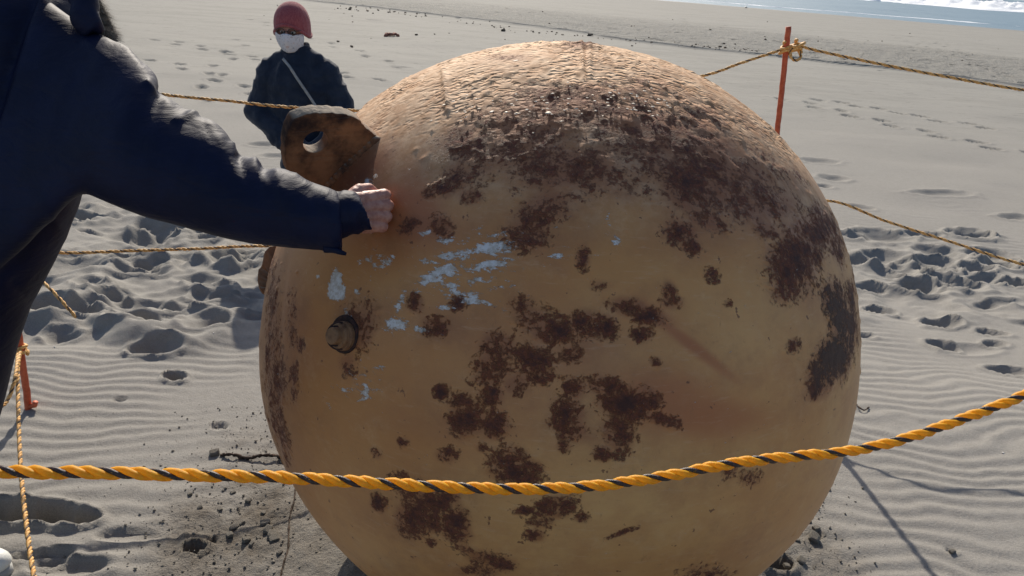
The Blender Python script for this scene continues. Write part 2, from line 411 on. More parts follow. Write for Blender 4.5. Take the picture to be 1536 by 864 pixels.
# trampled bands left and right
ntr = fbm(X * 1.5, Y * 1.5, o=3, seed=41)
trL = sstep(-.35, -.62, X) * sstep(2.75, 3.15, Y + (ntr - .5) * .6) * sstep(6.6, 4.9, Y + (ntr - .5))
trR = sstep(.9, 1.3, X) * sstep(3.7, 4.0, Y + (ntr - .5) * .8 - .12 * X) * sstep(5.9, 5.0, Y + (ntr - .5) * .8)
tramp = np.clip(trL + trR, 0, 1)
ripA = ripA * (1 - .72 * tramp)
Z += rip * ripA * .0066
def ridged(x, y, seed, o=3):
    s, a, t = 0, 1, 0
    for k in range(o):
        s = s + a * (1 - np.abs(2 * vnoise(x * 2 ** k, y * 2 ** k, seed=seed + k) - 1)); t += a; a *= .42
    return s / t
Z += (tramp - .5 * trR) * ((ridged(X * 2.3 + wx * 1.6, Y * 2.7 + wx2 * 1.6, 51, 2) - .5) * .16)
Z += tramp * (fbm(X * 22, Y * 22, o=3, seed=55) - .5) * .010
Z += damp * ((fbm(X * 38, Y * 38, o=3, seed=61) - .5) * .020 + (ridged(X * 16, Y * 16, 66, 2) - .5) * .010) * near
Z += (fbm(X * 30, Y * 30, o=2, seed=71) - .5) * .0022 * near
# smooth far flat, then rough stretch beyond the debris line
dA, dB = gnd(1536, 133), gnd(1010, 68)
tN = unit(np.array([dB[0] - dA[0], dB[1] - dA[1]])); nN = np.array([-tN[1], tN[0]])
if nN[1] < 0: nN = -nN
dd = (X - dA[0]) * nN[0] + (Y - dA[1]) * nN[1] + (fbm(X * .25, Y * .25, o=3, seed=81) - .5) * 2.2
rough = sstep(-.05, .25, dd) * sstep(14, 9, dd + X * .0)
Z += sstep(-.12, .1, dd) * .05 * sstep(60, 20, Y)
Z += rough * (ridged(X * 1.3, Y * 1.3, 91, 3) - .5) * .06 * sstep(60, 18, Y)

def stamp(cx, cy, ang, L, Wd, dep, rim=.32, sharp=.16, skew=0.):
    r = 2.4 * max(L, Wd)
    i0, i1 = np.searchsorted(ys, [cy - r, cy + r])
    if i1 <= i0: return
    wlo = WY[i0]; whi = WY[min(i1, len(ys) - 1)]
    lo = min((cx - r) / wlo, (cx - r) / whi); hi = max((cx + r) / wlo, (cx + r) / whi)
    j0, j1 = np.searchsorted(us, [lo, hi])
    if j1 <= j0: return
    x = X[i0:i1, j0:j1] - cx; yy = Y[i0:i1, j0:j1] - cy
    c, s = math.cos(ang), math.sin(ang)
    a = (x * c + yy * s) / L; b = (-x * s + yy * c) / Wd
    a = a + .25 * b * b * skew
    q = np.sqrt(a * a + b * b) * (1 + .35 * (vnoise(X[i0:i1, j0:j1] * 14, Y[i0:i1, j0:j1] * 14, seed=int(abs(cx * 77)) + 3) - .5))
    hole = 1 - sstep(1 - sharp * 3.0, 1 + sharp, q)
    tilt = 1 + .35 * yy / max(L, Wd) * hole
    Z[i0:i1, j0:j1] += -dep * hole * tilt + dep * rim * np.exp(-((q - 1.18) / .20) ** 2)
    ripK = 1 - .0 * hole
def hollow(px, py, wpx, dep=None, asp=None, ang=None, sharp=.28, rim=.36):
    p = gnd(px, py); d = (p - CAM) @ fv
    L = wpx / F * d / 2
    if asp is None: asp = random.uniform(.55, .8)
    if dep is None: dep = min(.05, .34 * L)
    if ang is None: ang = random.uniform(-.35, .35)
    stamp(p[0], p[1], ang, L, L * asp, dep, rim, sharp, random.uniform(-1, 1))
for a in [(159, 333, 44), (120, 333, 34), (135, 357, 38), (232, 352, 58, .05, .9), (182, 392, 50, .045), (224, 404, 56, .04), (350, 392, 74, .08, 1.0), (372, 440, 60, .04),
          (135, 436, 50), (128, 467, 64, .04), (205, 485, 70, .045, .75), (265, 458, 52, .045), (169, 449, 60), (90, 500, 60, .03), (231, 527, 66, .05, .7, .1), (262, 567, 40, .04, .7, -.3, .25),
          (315, 495, 70, .045, .8), (345, 330, 60, .04), (300, 420, 60, .03), (415, 232, 50, .03), (395, 215, 40, .03), (330, 215, 30, .02),
          (1325, 356, 84, .05), (1382, 355, 56), (1284, 354, 50), (1404, 381, 70, .04), (1482, 386, 70, .05, .8, .1), (1347, 405, 76, .04), (1403, 398, 60), (1380, 430, 80, .05, .8),
          (1442, 431, 66, .045), (1475, 424, 60, .04), (1321, 460, 40, .05, 1.1), (1415, 481, 64, .05, .7, .2), (1416, 515, 46, .045, .9), (1455, 520, 90, .02, .5, .2, .3), (1489, 497, 46, .03, .6, -.4), (1492, 513, 36, .03),
          (1521, 431, 44, .05), (1495, 456, 80, .03, .4), (1515, 552, 70, .03, .5), (1290, 311, 44, .025, .7), (1524, 326, 52, .035, .6), (1410, 290, 100, .03, .35, .2), (1230, 240, 56, .03), (1250, 265, 44, .035), (1235, 277, 30, .03),
          (1285, 390, 46, .035), (1303, 430, 50, .04), (1296, 500, 30, .02), (560, 30, 30, .03), (600, 100, 40, .02)]:
    hollow(*a)
for k in range(20):
    px = random.uniform(60, 385); py = random.uniform(300, 470); hollow(px, py, random.uniform(40, 78) * (.6 + py / 900), rim=.55, sharp=.5)
for k in range(18):
    px = random.uniform(1270, 1700); py = random.uniform(345, 450); hollow(px, py, random.uniform(40, 70), rim=.5, sharp=.45)
for k in range(16):
    px = random.uniform(-700, 60); py = random.uniform(320, 560); hollow(px, py, random.uniform(30, 70), rim=.4)
# trench with steep far edge at the lower left, and the small pits in the crust
for tx, ty, tl, tw_, tdp, ta in [(-60, 768, .13, .060, .07, .1), (-10, 764, .11, .052, .065, -.25), (40, 770, .12, .050, .07, .12), (84, 770, .09, .045, .06, -.3), (120, 779, .055, .036, .05, .2)]:
    q_ = gnd(tx, ty); stamp(q_[0], q_[1], ta, tl, tw_, tdp, .22, .16)
for a in [(290, 822, 34, .03), (318, 812, 18, .02), (180, 600, 20, .008), (100, 850, 120, .02, .35, .0), (60, 835, 90, .02, .3, .2), (1225, 805, 20, .02), (1160, 858, 50, .04), (190, 805, 90, .01, .3), (1428, 828, 16, .02), (330, 640, 26, .012)]: hollow(*a, sharp=.12)
# far footprints in tracks
def track(p0, p1, n, w=26):
    for k in range(n):
        t = k / max(1, n - 1); q0, q1 = gnd(*p0), gnd(*p1); q = q0 + (q1 - q0) * t
        a = math.atan2(q1[1] - q0[1], q1[0] - q0[0]); s = (.12 if k % 2 else -.12)
        stamp(q[0] - math.sin(a) * s + random.uniform(-.05, .05), q[1] + math.cos(a) * s, a + random.uniform(-.2, .2), .16, .085, .045, .3, .2)
track((1330, 52), (1536, 125), 22); track((1400, 60), (1560, 150), 16); track((1180, 150), (1536, 232), 12); track((1230, 150), (1480, 190), 9); track((560, 120), (240, 60), 16)
track((380, 30), (700, 130), 16); track((240, 90), (420, 150), 8); track((700, 5), (1000, 50), 20); track((300, 150), (360, 60), 8)
for k in range(260):
    px = random.uniform(200, 1500); py = random.uniform(4, 60) + max(0, (px - 700) * .075)
    p = gnd(px, py)
    if (p[0] - dA[0]) * nN[0] + (p[1] - dA[1]) * nN[1] > 0:
        stamp(p[0], p[1], random.uniform(0, 3), random.uniform(.1, .24), random.uniform(.07, .13), .05, .3, .2)
# sand raised round the ball, shaped to widen its cast shadow
Z += .11 * sstep(1.0, .35, rb)
wetsea = sstep(3.0, .3, shore(X, Y) + (fbm(X * .2, Y * .2, o=2, seed=5) - .5) * 2.0)
farv = sstep(7, 16, Y) * .8
ny, nx = X.shape
idx = np.arange(ny * nx).reshape(ny, nx)
Q = np.stack([idx[:-1, :-1], idx[:-1, 1:], idx[1:, 1:], idx[1:, :-1]], -1).reshape(-1, 4)
sand = mesh_np('beach', np.stack([X, Y, Z], -1).reshape(-1, 3), Q, M['sand'], attrs=dict(damp=damp.ravel(), far=farv.ravel(), wetsea=wetsea.ravel(), rough=(rough * sstep(60, 15, Y)).ravel()))
tag(sand, kind='structure')
from bisect import bisect
def zat(x, y):
    i = min(max(bisect(list(ys), y) - 1, 0), ny - 2); u_ = x / WY[i]; j = min(max(int(np.searchsorted(us, u_)) - 1, 0), nx - 2)
    return float(Z[i, j])
def onsand(px, py):
    p = gnd(px, py)
    for _ in range(5):
        p = gnd0(px, py, zat(p[0], p[1]))
    return p

# ------------------------------------------------------------------ sea
def sea_pt(s, d): return np.array([sA[0] + sT[0] * s - sN[0] * d, sA[1] + sT[1] * s - sN[1] * d])
ds = np.r_[np.linspace(-3, 40, 90), 40 * 1.18 ** np.arange(1, 26)]; ss = np.r_[-2500, -1200, -600, np.linspace(-300, 300, 160), 600, 1200, 2500]
Dg, Sg = np.meshgrid(ds, ss, indexing='ij')
PX = sA[0] + sT[0] * Sg - sN[0] * Dg; PY = sA[1] + sT[1] * Sg - sN[1] * Dg
PZ = SEA_Z + np.maximum(0, (fbm(PX * .12, PY * .12, o=3, seed=15) - .5)) * .5 * sstep(2, 12, Dg) * sstep(400, 100, Dg) + 0 * PX
idx = np.arange(PX.size).reshape(PX.shape)
Q = np.stack([idx[:-1, :-1], idx[:-1, 1:], idx[1:, 1:], idx[1:, :-1]], -1).reshape(-1, 4)
sea = mesh_np('sea', np.stack([PX, PY, PZ], -1).reshape(-1, 3), Q, M['sea']); tag(sea, kind='structure')
# breaking wave: a lumpy ridge of foam parallel to the shore
def foam_ridge(name, px, py, length, width, height, seed, dens=.5):
    d = ray(px, py); p = CAM + d * ((SEA_Z - CAMH) / d[2])
    off = -shore(p[0], p[1]); s0 = (p[0] - sA[0]) * sT[0] + (p[1] - sA[1]) * sT[1]
    a = np.linspace(-length / 2, length / 2, int(length / .35)); b = np.linspace(-1, 1, 46)
    A, B = np.meshgrid(a, b, indexing='ij')
    wv = (fbm(A * .08 + seed, A * 0 + .5, o=3, seed=seed) - .5)
    hh = height * (1 - B * B) * (.25 + .75 * fbm(A * .35, B * 2.5 + seed, o=4, seed=seed + 2)) * (.55 + 1.2 * ridged(A * .9, B * 4, seed + 5, 3) * .8)
    cut = fbm(A * .15, B * 1.2, o=3, seed=seed + 9)
    hh = hh - height * .5 * sstep(dens + .08, dens - .05, cut)
    Dd = off + wv * 5 + B * width * (.6 + .8 * fbm(A * .1, A * 0, o=2, seed=seed + 20))
    x = sA[0] + sT[0] * (s0 + A) - sN[0] * Dd; y_ = sA[1] + sT[1] * (s0 + A) - sN[1] * Dd
    idx = np.arange(A.size).reshape(A.shape)
    Q = np.stack([idx[:-1, :-1], idx[:-1, 1:], idx[1:, 1:], idx[1:, :-1]], -1).reshape(-1, 4)
    o = mesh_np(name, np.stack([x, y_, SEA_Z - .05 + hh], -1).reshape(-1, 3), Q, M['foam'])
    tag(o, kind='structure'); return o
foam_ridge('breaking_wave', 1500, 14, 200, 9, 1.3, 3, .30)
foam_ridge('breaking_wave', 1560, 2, 260, 9, 1.8, 43, .34)
foam_ridge('wave_foam', 1400, 6, 160, 1.5, .22, 13, .5)
foam_ridge('swash_foam', 1120, 7, 60, .5, .10, 23, .5)

# ------------------------------------------------------------------ the steel ball
def ray_sph(px, py):
    d = ray(px, py); l = np.linalg.norm(d); e = d / l; q = CAM - BC; b = e @ q; t = b * b - (q @ q - BALL_R ** 2)
    return CAM + e * (-b - math.sqrt(max(t, 0)))
vdir = unit(CAM - BC); side = unit(np.cross(vdir, [0, 0, 1])); upv = np.cross(side, vdir)
NLAT, NLON = 500, 880
# latitude about the sideways axis; longitudes packed on the side that can be seen
lat = np.linspace(-math.pi / 2 + .004, math.pi / 2 - .004, NLAT)
tt = np.linspace(0, 1, NLON, endpoint=False); lonw = 2 * math.pi * tt - math.pi; lon = lonw - .42 * np.sin(lonw)
lon = lon[:, None].T; LA = lat[:, None]
dirs = (np.sin(LA)[..., None] * side + np.cos(LA)[..., None] * (np.cos(lon)[..., None] * vdir + np.sin(lon)[..., None] * upv)).reshape(-1, 3)
P = BC + dirs * BALL_R
rel = P - CAM; dz = rel @ fv
PXb = 768 + F * (rel @ rv) / dz; PYb = 432 - F * (rel @ uv) / dz
front = np.sum(dirs * (CAM - P), 1) > -.10
fr = front.astype(float)
# surface marks: ellipses given where they lie on the visible side (x, y, rx, ry, turn, strength)
RUST = """536 490 20 26 -20 .62;522 545 12 14 0 .55;880 150 95 22 0 .50;790 205 100 45 -12 .52;930 175 70 40 0 .52;715 232 50 38 -20 .46;850 250 85 34 0 .50;1000 225 60 50 0 .52;1065 262 80 46 12 .58;1015 190 60 30 0 .5
1030 275 34 30 0 .7;1110 300 60 30 20 .46;1020 348 22 14 0 .74;1036 369 14 10 30 .72;990 245 30 28 0 .55;790 355 26 18 0 .75;827 307 34 22 -20 .62;798 327 18 20 0 .66;848 262 34 18 -15 .66;698 219 34 24 0 .56
686 262 22 22 20 .58;665 283 18 10 0 .6;644 291 9 7 0 .66;706 295 16 10 0 .62;661 340 14 14 40 .62;614 336 14 9 -30 .6;874 388 8 14 0 .74;1062 332 30 14 20 .5;1150 345 22 12 20 .52;1162 352 6 5 0 .7
1213 352 24 22 20 .82;1188 400 30 34 10 .86;1200 375 26 34 0 .84;1178 430 16 18 20 .8;1240 340 13 26 -28 .74;1256 368 9 22 -20 .74;1225 318 8 12 -20 .62;1254 450 15 26 -15 .92;1266 492 17 36 0 .98;1252 535 20 30 15 .98;1232 568 18 24 20 .9;1222 590 8 12 20 .7;1279 450 6 26 0 .8
945 462 24 12 15 .78;968 474 24 12 15 .82;965 500 14 10 0 .70;904 490 18 14 0 .78;877 486 20 14 0 .70;829 497 28 18 0 .72;800 480 28 20 20 .60;785 462 18 16 0 .5;748 522 22 20 0 .74;739 552 22 18 0 .80;806 560 20 12 10 .70;800 535 26 16 0 .62;856 532 14 10 0 .62;775 575 18 14 0 .58
862 583 16 14 0 .72;850 622 18 22 0 .76;858 645 16 14 0 .76;846 668 8 10 0 .6;912 582 24 12 10 .86;935 606 32 20 20 .92;928 648 18 24 -10 .86;905 680 12 9 0 .82;992 630 20 8 15 .74;1016 636 8 8 0 .62;968 600 18 13 10 .76;1004 438 9 12 0 .72;1008 452 14 9 0 .62;1065 413 11 9 20 .58
738 592 14 14 0 .82;744 634 18 18 0 .74;742 652 12 8 0 .6;704 628 22 18 0 .78;690 602 14 10 0 .6;670 682 14 10 0 .62;664 588 9 9 0 .7;762 690 22 16 0 .84;772 706 30 18 10 .84;802 702 12 8 0 .7;724 672 8 6 0 .55;834 760 24 14 -10 .84;786 766 14 6 0 .7;802 802 12 8 0 .76;872 776 10 6 0 .7;810 782 20 10 0 .5
727 838 24 10 15 .74;752 846 18 10 0 .7;700 824 16 6 20 .6;722 855 26 8 0 .66;640 752 30 16 10 .80;620 734 18 14 0 .74;625 778 24 18 20 .88;646 782 14 12 0 .8;684 790 16 20 -20 .84;672 745 14 10 0 .74;568 755 11 9 40 .84;606 664 8 7 0 .6;648 812 8 6 0 .6;600 722 14 10 0 .66
624 455 9 12 0 .66;688 455 10 9 0 .72;654 490 14 12 0 .62;697 632 10 20 0 .7;732 568 20 10 0 .66;983 542 7 6 0 .66;1092 456 5 5 0 .64;1189 518 8 9 30 .66;1124 717 16 12 0 .48;1095 706 10 14 0 .42;565 680 9 6 50 .55;448 516 6 10 0 .6;900 428 16 8 0 .4
405 460 9 60 2 .54;410 560 12 60 -4 .60;420 640 9 40 -12 .60;402 400 6 26 0 .42;436 480 9 40 0 .38;440 560 6 40 0 .36;930 800 20 3 -20 .62;1060 860 30 12 0 .5;1130 150 20 10 30 .36;760 85 30 4 0 .3;868 68 26 5 0 .55;470 200 20 20 0 .4;545 470 22 30 0 .28;1140 260 60 30 30 .40;1170 300 30 30 30 .44"""
WHITE = """503 426 6 15 6 1.6;504 437 10 9 0 1.6;535 437 4 4 0 .8;685 382 30 7 -10 .66;738 371 32 10 -6 .70;734 399 30 9 -12 .72;661 411 32 9 -25 .72;698 444 38 8 18 .68;680 427 17 6 0 .6;600 455 6 16 25 .60;595 487 15 8 0 .80;632 494 10 4 10 .76;670 461 12 4 0 .64;720 421 20 4 0 .62;760 430 12 3 0 .5
581 392 14 6 -30 .55;646 392 16 6 0 .55;665 362 9 5 0 .62;640 349 9 4 -20 .60;547 583 9 12 20 .60;522 585 12 4 0 .52;545 598 8 3 -30 .60;567 552 7 3 0 .62;493 609 4 6 0 .45;925 361 7 9 0 .62;912 328 6 7 0 .50;565 395 20 16 0 .36;700 405 70 34 -10 .30;552 272 6 5 0 .75;562 264 4 3 0 .7;521 468 12 6 0 .42;476 415 4 3 0 .6;545 575 26 22 0 .30;715 360 60 14 -5 .3;840 385 18 4 0 .45"""
ORANGE = "536 262 50 22 -38 .8;612 322 46 40 0 1.0;640 345 60 40 0 .55;590 372 60 34 0 .50;620 300 30 50 0 .6;1045 622 95 30 5 .75;1000 596 70 36 10 .7;870 520 90 60 0 .3;760 560 70 90 0 .28;850 250 140 50 0 .3;1160 560 60 90 0 .22;700 640 60 50 0 .25;1040 520 70 8 38 .75;980 470 40 14 30 .5;520 350 70 50 0 .30;620 520 120 120 0 .16;1030 350 60 40 0 .3;440 470 30 80 0 .35;1160 640 60 30 0 .2;560 250 24 12 0 .6"
def field(txt, soft=1.0):
    v = np.zeros(len(P), np.float32)
    for e in txt.replace('\n', ';').split(';'):
        if not e.strip(): continue
        x, y, rx, ry, an, st = map(float, e.split()); a = rad(an)
        dx = PXb - x; dy = PYb - y
        q = ((dx * math.cos(a) + dy * math.sin(a)) / rx) ** 2 + ((-dx * math.sin(a) + dy * math.cos(a)) / ry) ** 2
        v = np.maximum(v, st * np.exp(-.5 * np.power(q, 1.15)))
    return v
STAIN = '536 262 56 20 -38 .75;860 175 150 34 0 .7;740 215 80 45 -15 .6;1010 220 110 60 10 .8;1090 280 80 50 20 .7;850 260 110 40 0 .6;820 320 70 50 -20 .5;1040 345 60 30 0 .45;850 520 150 50 5 .35;920 620 90 60 0 .35;720 610 90 50 0 .3;640 760 60 50 0 .4;415 560 34 150 0 .55;410 420 26 60 0 .4;1245 500 50 120 0 .3;1200 380 50 50 0 .45;540 475 26 26 0 .6;1170 300 60 50 30 .5;620 340 40 20 0 .3;560 262 50 16 -30 .3'
back = 1 - sstep(-.10, .05, np.sum(dirs * (CAM - P), 1))
bn = fbm(*(P.T * 3.0), o=4, seed=140)
rust = field(RUST) * fr * (1 - back) + back * sstep(.5, .68, bn) * .6
white = field(WHITE) * fr * (1 - back)
orange = field(ORANGE) * fr; stain = field(STAIN) * fr
warm = sstep(.25, -.75, ((P - BC) / BALL_R)[:, 0]) * .6 * sstep(-.7, .2, ((P - BC) / BALL_R)[:, 2])
Pl = (P - BC) / BALL_R
pn = fbm(*(P.T * 7.0), o=4, seed=120)
sunf = dirs @ sdir
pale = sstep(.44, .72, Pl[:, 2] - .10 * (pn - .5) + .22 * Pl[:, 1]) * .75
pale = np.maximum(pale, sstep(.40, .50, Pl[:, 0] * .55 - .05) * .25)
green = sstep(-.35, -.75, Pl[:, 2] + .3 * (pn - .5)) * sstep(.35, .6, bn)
grey = np.exp(-(((PXb - 1245) / 50) ** 2 + ((PYb - 500) / 110) ** 2)) * fr
# geometry: blistered scale on the crown, crusty rust, weld seams, slight out-of-round
lx = P @ side; ly = P @ upv; lz = P @ vdir
qx = lx * 42; qz = (P[:, 2] * .75 - P[:, 1] * .65) * 74
wq = fbm(lx * 30, qz * .4, o=2, seed=160) * 1.6
cell = vnoise(qx + wq, qz + wq, P @ vdir * 20, seed=150); cell2 = vnoise(qx * 2.1, qz * 2.1 + wq, lz * 30, seed=155)
scal = np.abs(2 * cell - 1) * .7 + np.abs(2 * cell2 - 1) * .3
crownm = sstep(.60, .80, Pl[:, 2] + .35 * Pl[:, 1] + .16 * (pn - .5)) * (.35 + .65 * sstep(.35, .6, pn))
crownm *= 1 - .35 * np.exp(-(((PXb - 620) / 70) ** 2 + ((PYb - 180) / 60) ** 2)) * fr
disp = crownm * (np.clip(scal * 1.6 - .25, 0, 1) - .4) * .0046
disp += crownm * (fbm(*(P.T * 60), o=2, seed=170) - .5) * .002
rm = sstep(.40, .62, rust + (fbm(*(P.T * 34), o=4, seed=33) - .5) * 1.6)
disp += rm * (.0006 + .0022 * fbm(*(P.T * 110), o=2, seed=180))
def seam(px0, py0, px1, py1, wpx, h):
    a = np.array([px0, py0]); b = np.array([px1, py1]); t = np.clip(((PXb - a[0]) * (b - a)[0] + (PYb - a[1]) * (b - a)[1]) / ((b - a) @ (b - a)), 0, 1)
    dst = np.hypot(PXb - a[0] - t * (b - a)[0], PYb - a[1] - t * (b - a)[1]); return h * np.exp(-(dst / wpx) ** 2) * fr
disp += seam(666, 108, 672, 165, 3.2, .006) + seam(872, 62, 876, 118, 2.4, .006) + seam(884, 66, 886, 112, 2.0, .004)
disp += seam(845, 66, 900, 70, 3, .006)
disp += -.0025 * np.exp(-((PXb - 415 - (PYb - 560) ** 2 * .0004) / 5) ** 2) * fr * sstep(360, 400, PYb)
# out of round
for px, py, r_ in [(565, 145, 6.0), (395, 440, -5), (1292, 520, -3.5), (1225, 785, 4.5), (925, 66, -1.5), (392, 600, 3.)]:
    dpt = unit(ray_sph(px, py) - BC); disp += r_ / F * 1.9 * np.exp(-((1 - dirs @ dpt) / .045))
disp += (fbm(*(P.T * 2.2), o=2, seed=190) - .5) * .006
V = BC + dirs * (BALL_R + disp)[:, None]
idx = np.arange(NLAT * NLON).reshape(NLAT, NLON)
nxt = np.roll(idx, -1, axis=1)
Q = np.stack([idx[:-1], idx[1:], nxt[1:], nxt[:-1]], -1).reshape(-1, 4)
ball = empty('metal_ball', (BC[0], BC[1], 0), 'huge rusty tan steel ball with lifting lugs, sitting on the sand', 'ball')
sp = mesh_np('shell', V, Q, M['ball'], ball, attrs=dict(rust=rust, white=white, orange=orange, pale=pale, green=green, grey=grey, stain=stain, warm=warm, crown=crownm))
# caps at the two hidden poles
for k, sgn in ((0, 1), (NLAT - 1, -1)):
    pass
# lifting lugs
def flat_lug(name, outline, hole, nrm, thick, mat, parent, label=None):
    O = np.mean(outline, axis=0); nz = unit(nrm); ax = unit(np.cross([0, 0, 1.0], nz)); ay = np.cross(nz, ax)
    cu = bpy.data.curves.new('c', 'CURVE'); cu.dimensions = '2D'; cu.fill_mode = 'BOTH'; cu.extrude = thick / 2; cu.bevel_depth = .0025; cu.bevel_resolution = 2
    def sp_(pts):
        s_ = cu.splines.new('POLY'); s_.points.add(len(pts) - 1); s_.use_cyclic_u = True
        for i, q in enumerate(pts): s_.points[i].co = ((q - O) @ ax, (q - O) @ ay, 0, 1)
    sp_(outline)
    if hole is not None: sp_(hole)
    o = bpy.data.objects.new('c', cu); COL.objects.link(o)
    dg = bpy.context.evaluated_depsgraph_get(); me = bpy.data.meshes.new_from_object(o.evaluated_get(dg))
    bpy.data.objects.remove(o)
    bm = bmesh.new(); bm.from_mesh(me); bmesh.ops.subdivide_edges(bm, edges=[e for e in bm.edges if e.calc_length() > .012], cuts=2, use_grid_fill=True)
    bmesh.ops.triangulate(bm, faces=bm.faces); bm.to_mesh(me); bm.free()
    L = get_co(me); Wp = O + L[:, :1] * ax + L[:, 1:2] * ay + (L[:, 2:3] - thick / 2) * nz
    j = (fbm(*(Wp.T * 70), o=2, seed=5) - .5)[:, None] * .004 * sstep(-.02, .0, L[:, 2:3] * 0 + 1)
    Wp = Wp + nz * j + np.array([0, 0, 1.]) * j * .8
    set_co(me, Wp); ob = link(name, me, mat, parent)
    if label: ob['label'] = label
    return ob
S1, S2 = ray_sph(486, 286), ray_sph(567, 207)
e12 = unit(S2 - S1); rad_ = unit((S1 + S2) / 2 - BC); rad_ = unit(rad_ - e12 * (rad_ @ e12)); tc = unit(CAM - S1); tc = unit(tc - e12 * (tc @ e12) - rad_ * (tc @ rad_))
nrm = unit(np.cross(e12, rad_ * math.cos(rad(18)) + tc * math.sin(rad(18))))
if nrm @ (CAM - S1) < 0: nrm = -nrm
def onplane(px, py):
    d = ray(px, py); return CAM + d * ((S1 - CAM) @ nrm / (d @ nrm))
op = [(456, 276), (436, 260), (430, 248), (429, 230), (429, 210), (433, 194), (440, 181), (450, 175), (460, 172), (472, 170), (484, 171), (495, 170), (508, 172), (518, 172), (528, 176), (537, 182), (545, 190), (553, 197), (560, 202), (565, 206)]
ol = [onplane(*q) for q in op]
ol = [a for a in resample(np.array(ol), .006)[0]]
ol = [BC + (S1 - BC) * .90] + [a + rng.normal(0, .0009, 3) for a in ol] + [BC + (S2 - BC) * .90]
hc = onplane(473, 212); e1 = unit(S2 - S1); e2 = np.cross(nrm, e1)
hole = [hc + .0275 * (math.cos(t) * e1 + math.sin(t) * e2) for t in np.linspace(0, 2 * math.pi, 36, endpoint=False)]
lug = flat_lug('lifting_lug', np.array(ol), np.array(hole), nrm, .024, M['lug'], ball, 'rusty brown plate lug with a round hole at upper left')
# weld bead at the root of the lug
wout = np.cross(nrm, e12); wout = wout if wout @ rad_ > 0 else -wout
def onbead(t):
    p = S1 * (1 - t) + S2 * t; q = p - BC; b_ = q @ wout; return p + wout * (-b_ + math.sqrt(max(0, b_ * b_ - q @ q + (BALL_R + .001) ** 2)))
a = Acc(); wp = [onbead(t) + nrm * .003 + rng.normal(0, .0007, 3) for t in np.linspace(0, 1, 40)]
a.add(*tube_np(np.array(wp), [.011 + .0012 * math.sin(k * 1.9) for k in range(40)], 8)); a.build('weld_bead', M['lug'], ball)
dl2 = math.sqrt(((CAM - BC) @ (CAM - BC)) - BALL_R ** 2)
def limb(px, py): d = ray(px, py); return CAM + d / np.linalg.norm(d) * (dl2 + .03)
o2 = [limb(*q) for q in [(425, 366), (405, 369), (398, 378), (396, 390), (394, 400), (389, 406), (388, 420), (390, 430), (393, 438), (405, 442), (425, 438)]]
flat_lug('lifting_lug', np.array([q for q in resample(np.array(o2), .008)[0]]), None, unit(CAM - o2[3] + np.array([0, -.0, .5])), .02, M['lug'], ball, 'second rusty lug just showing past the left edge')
# small threaded fitting
fc = ray_sph(520, 504); fn = unit(fc - BC); fc = fc + fn * .004
def lathe(name, c, n, prof, mat, parent, seg=40):
    n = unit(n); a = unit(np.cross(n, [0, 0, 1.])); b = np.cross(n, a); th = np.arange(seg) * 2 * math.pi / seg
    V = np.vstack([c + n * h + r * (np.cos(th)[:, None] * a + np.sin(th)[:, None] * b) for r, h in prof])
    Fc = [(i * seg + j, i * seg + (j + 1) % seg, (i + 1) * seg + (j + 1) % seg, (i + 1) * seg + j) for i in range(len(prof) - 1) for j in range(seg)]
    Fc.append(tuple((len(prof) - 1) * seg + np.arange(seg)))
    return mesh_np(name, V, Fc, mat, parent)
fit = lathe('threaded_fitting', fc, fn, [(a_ * 1.28, b_ * 1.28) for a_, b_ in [(.0215, -.01), (.0215, .006), (.020, .009), (.018, .0095), (.0175, .012), (.0185, .0135), (.0175, .016), (.013, .0165), (.0125, .019), (.0125, .025), (.0118, .0268), (.009, .0275), (.0001, .0276)]], M['bolt'], ball)
lathe('corroded_seat', fc - fn * .006 + side * .005 + upv * .003, fn, [(.037, -.004), (.036, .003), (.034, .0055), (.031, .0050), (.0001, .005)], M['bolt_dark'], ball, 28)
for hh_, rr_ in ((.013, .0245), (.0215, .0175)):
    a = Acc(); a.add(*tube_np(np.array([fc + fn * hh_ + rr_ * (math.cos(t) * side + math.sin(t) * upv) for t in np.linspace(0, 2 * math.pi, 40)]), .0022, 6, False)); a.build('groove_ring', M['bolt_dark'], ball)
# lifted paint flakes catching the sun along the edge of the crown
fl = [(738, 170, 9), (760, 171, 8), (775, 173, 9), (822, 172, 10), (648, 184, 6), (775, 94, 12), (667, 160, 8), (700, 150, 6)] + [(random.uniform(680, 1010), 150 + random.gauss(6, 13) + .00035 * random.uniform(-1, 1), random.uniform(3, 7)) for _ in range(90)]
Vf = []; Ff = []
for x, y, w_ in fl:
    p = ray_sph(x, y); n0 = unit(p - BC); p = p + n0 * .0035; r_ = w_ / F * 1.5 / 2; tu = unit(np.cross(n0, sdir)); tv = unit(np.cross(tu, n0)); tv = tv if tv[2] > 0 else -tv; tv2 = unit(tv * .9 - n0 * .1)
    b0 = len(Vf); th_ = np.linspace(0, 2 * math.pi, 7, endpoint=False); k_ = rng.uniform(.6, 1.2, 7)
    for lay in (0, .0008):
        Vf += [p + n0 * (lay + .0012 * random.random()) + r_ * kk * (math.cos(q) * tu + .55 * math.sin(q) * tv2) for q, kk in zip(th_, k_)]
    Ff += [tuple(b0 + 7 + i for i in range(7)), tuple(b0 + 6 - i for i in range(7))] + [(b0 + i, b0 + (i + 1) % 7, b0 + 7 + (i + 1) % 7, b0 + 7 + i) for i in range(7)]
pf = mesh_np('paint_flakes', np.array(Vf), Ff, M['flake'], ball, False); pf['kind'] = 'stuff'
for o_ in ball.children:
    if o_.name.startswith('threaded'): o_.data.polygons.foreach_set('use_smooth', np.zeros(len(o_.data.polygons), bool))

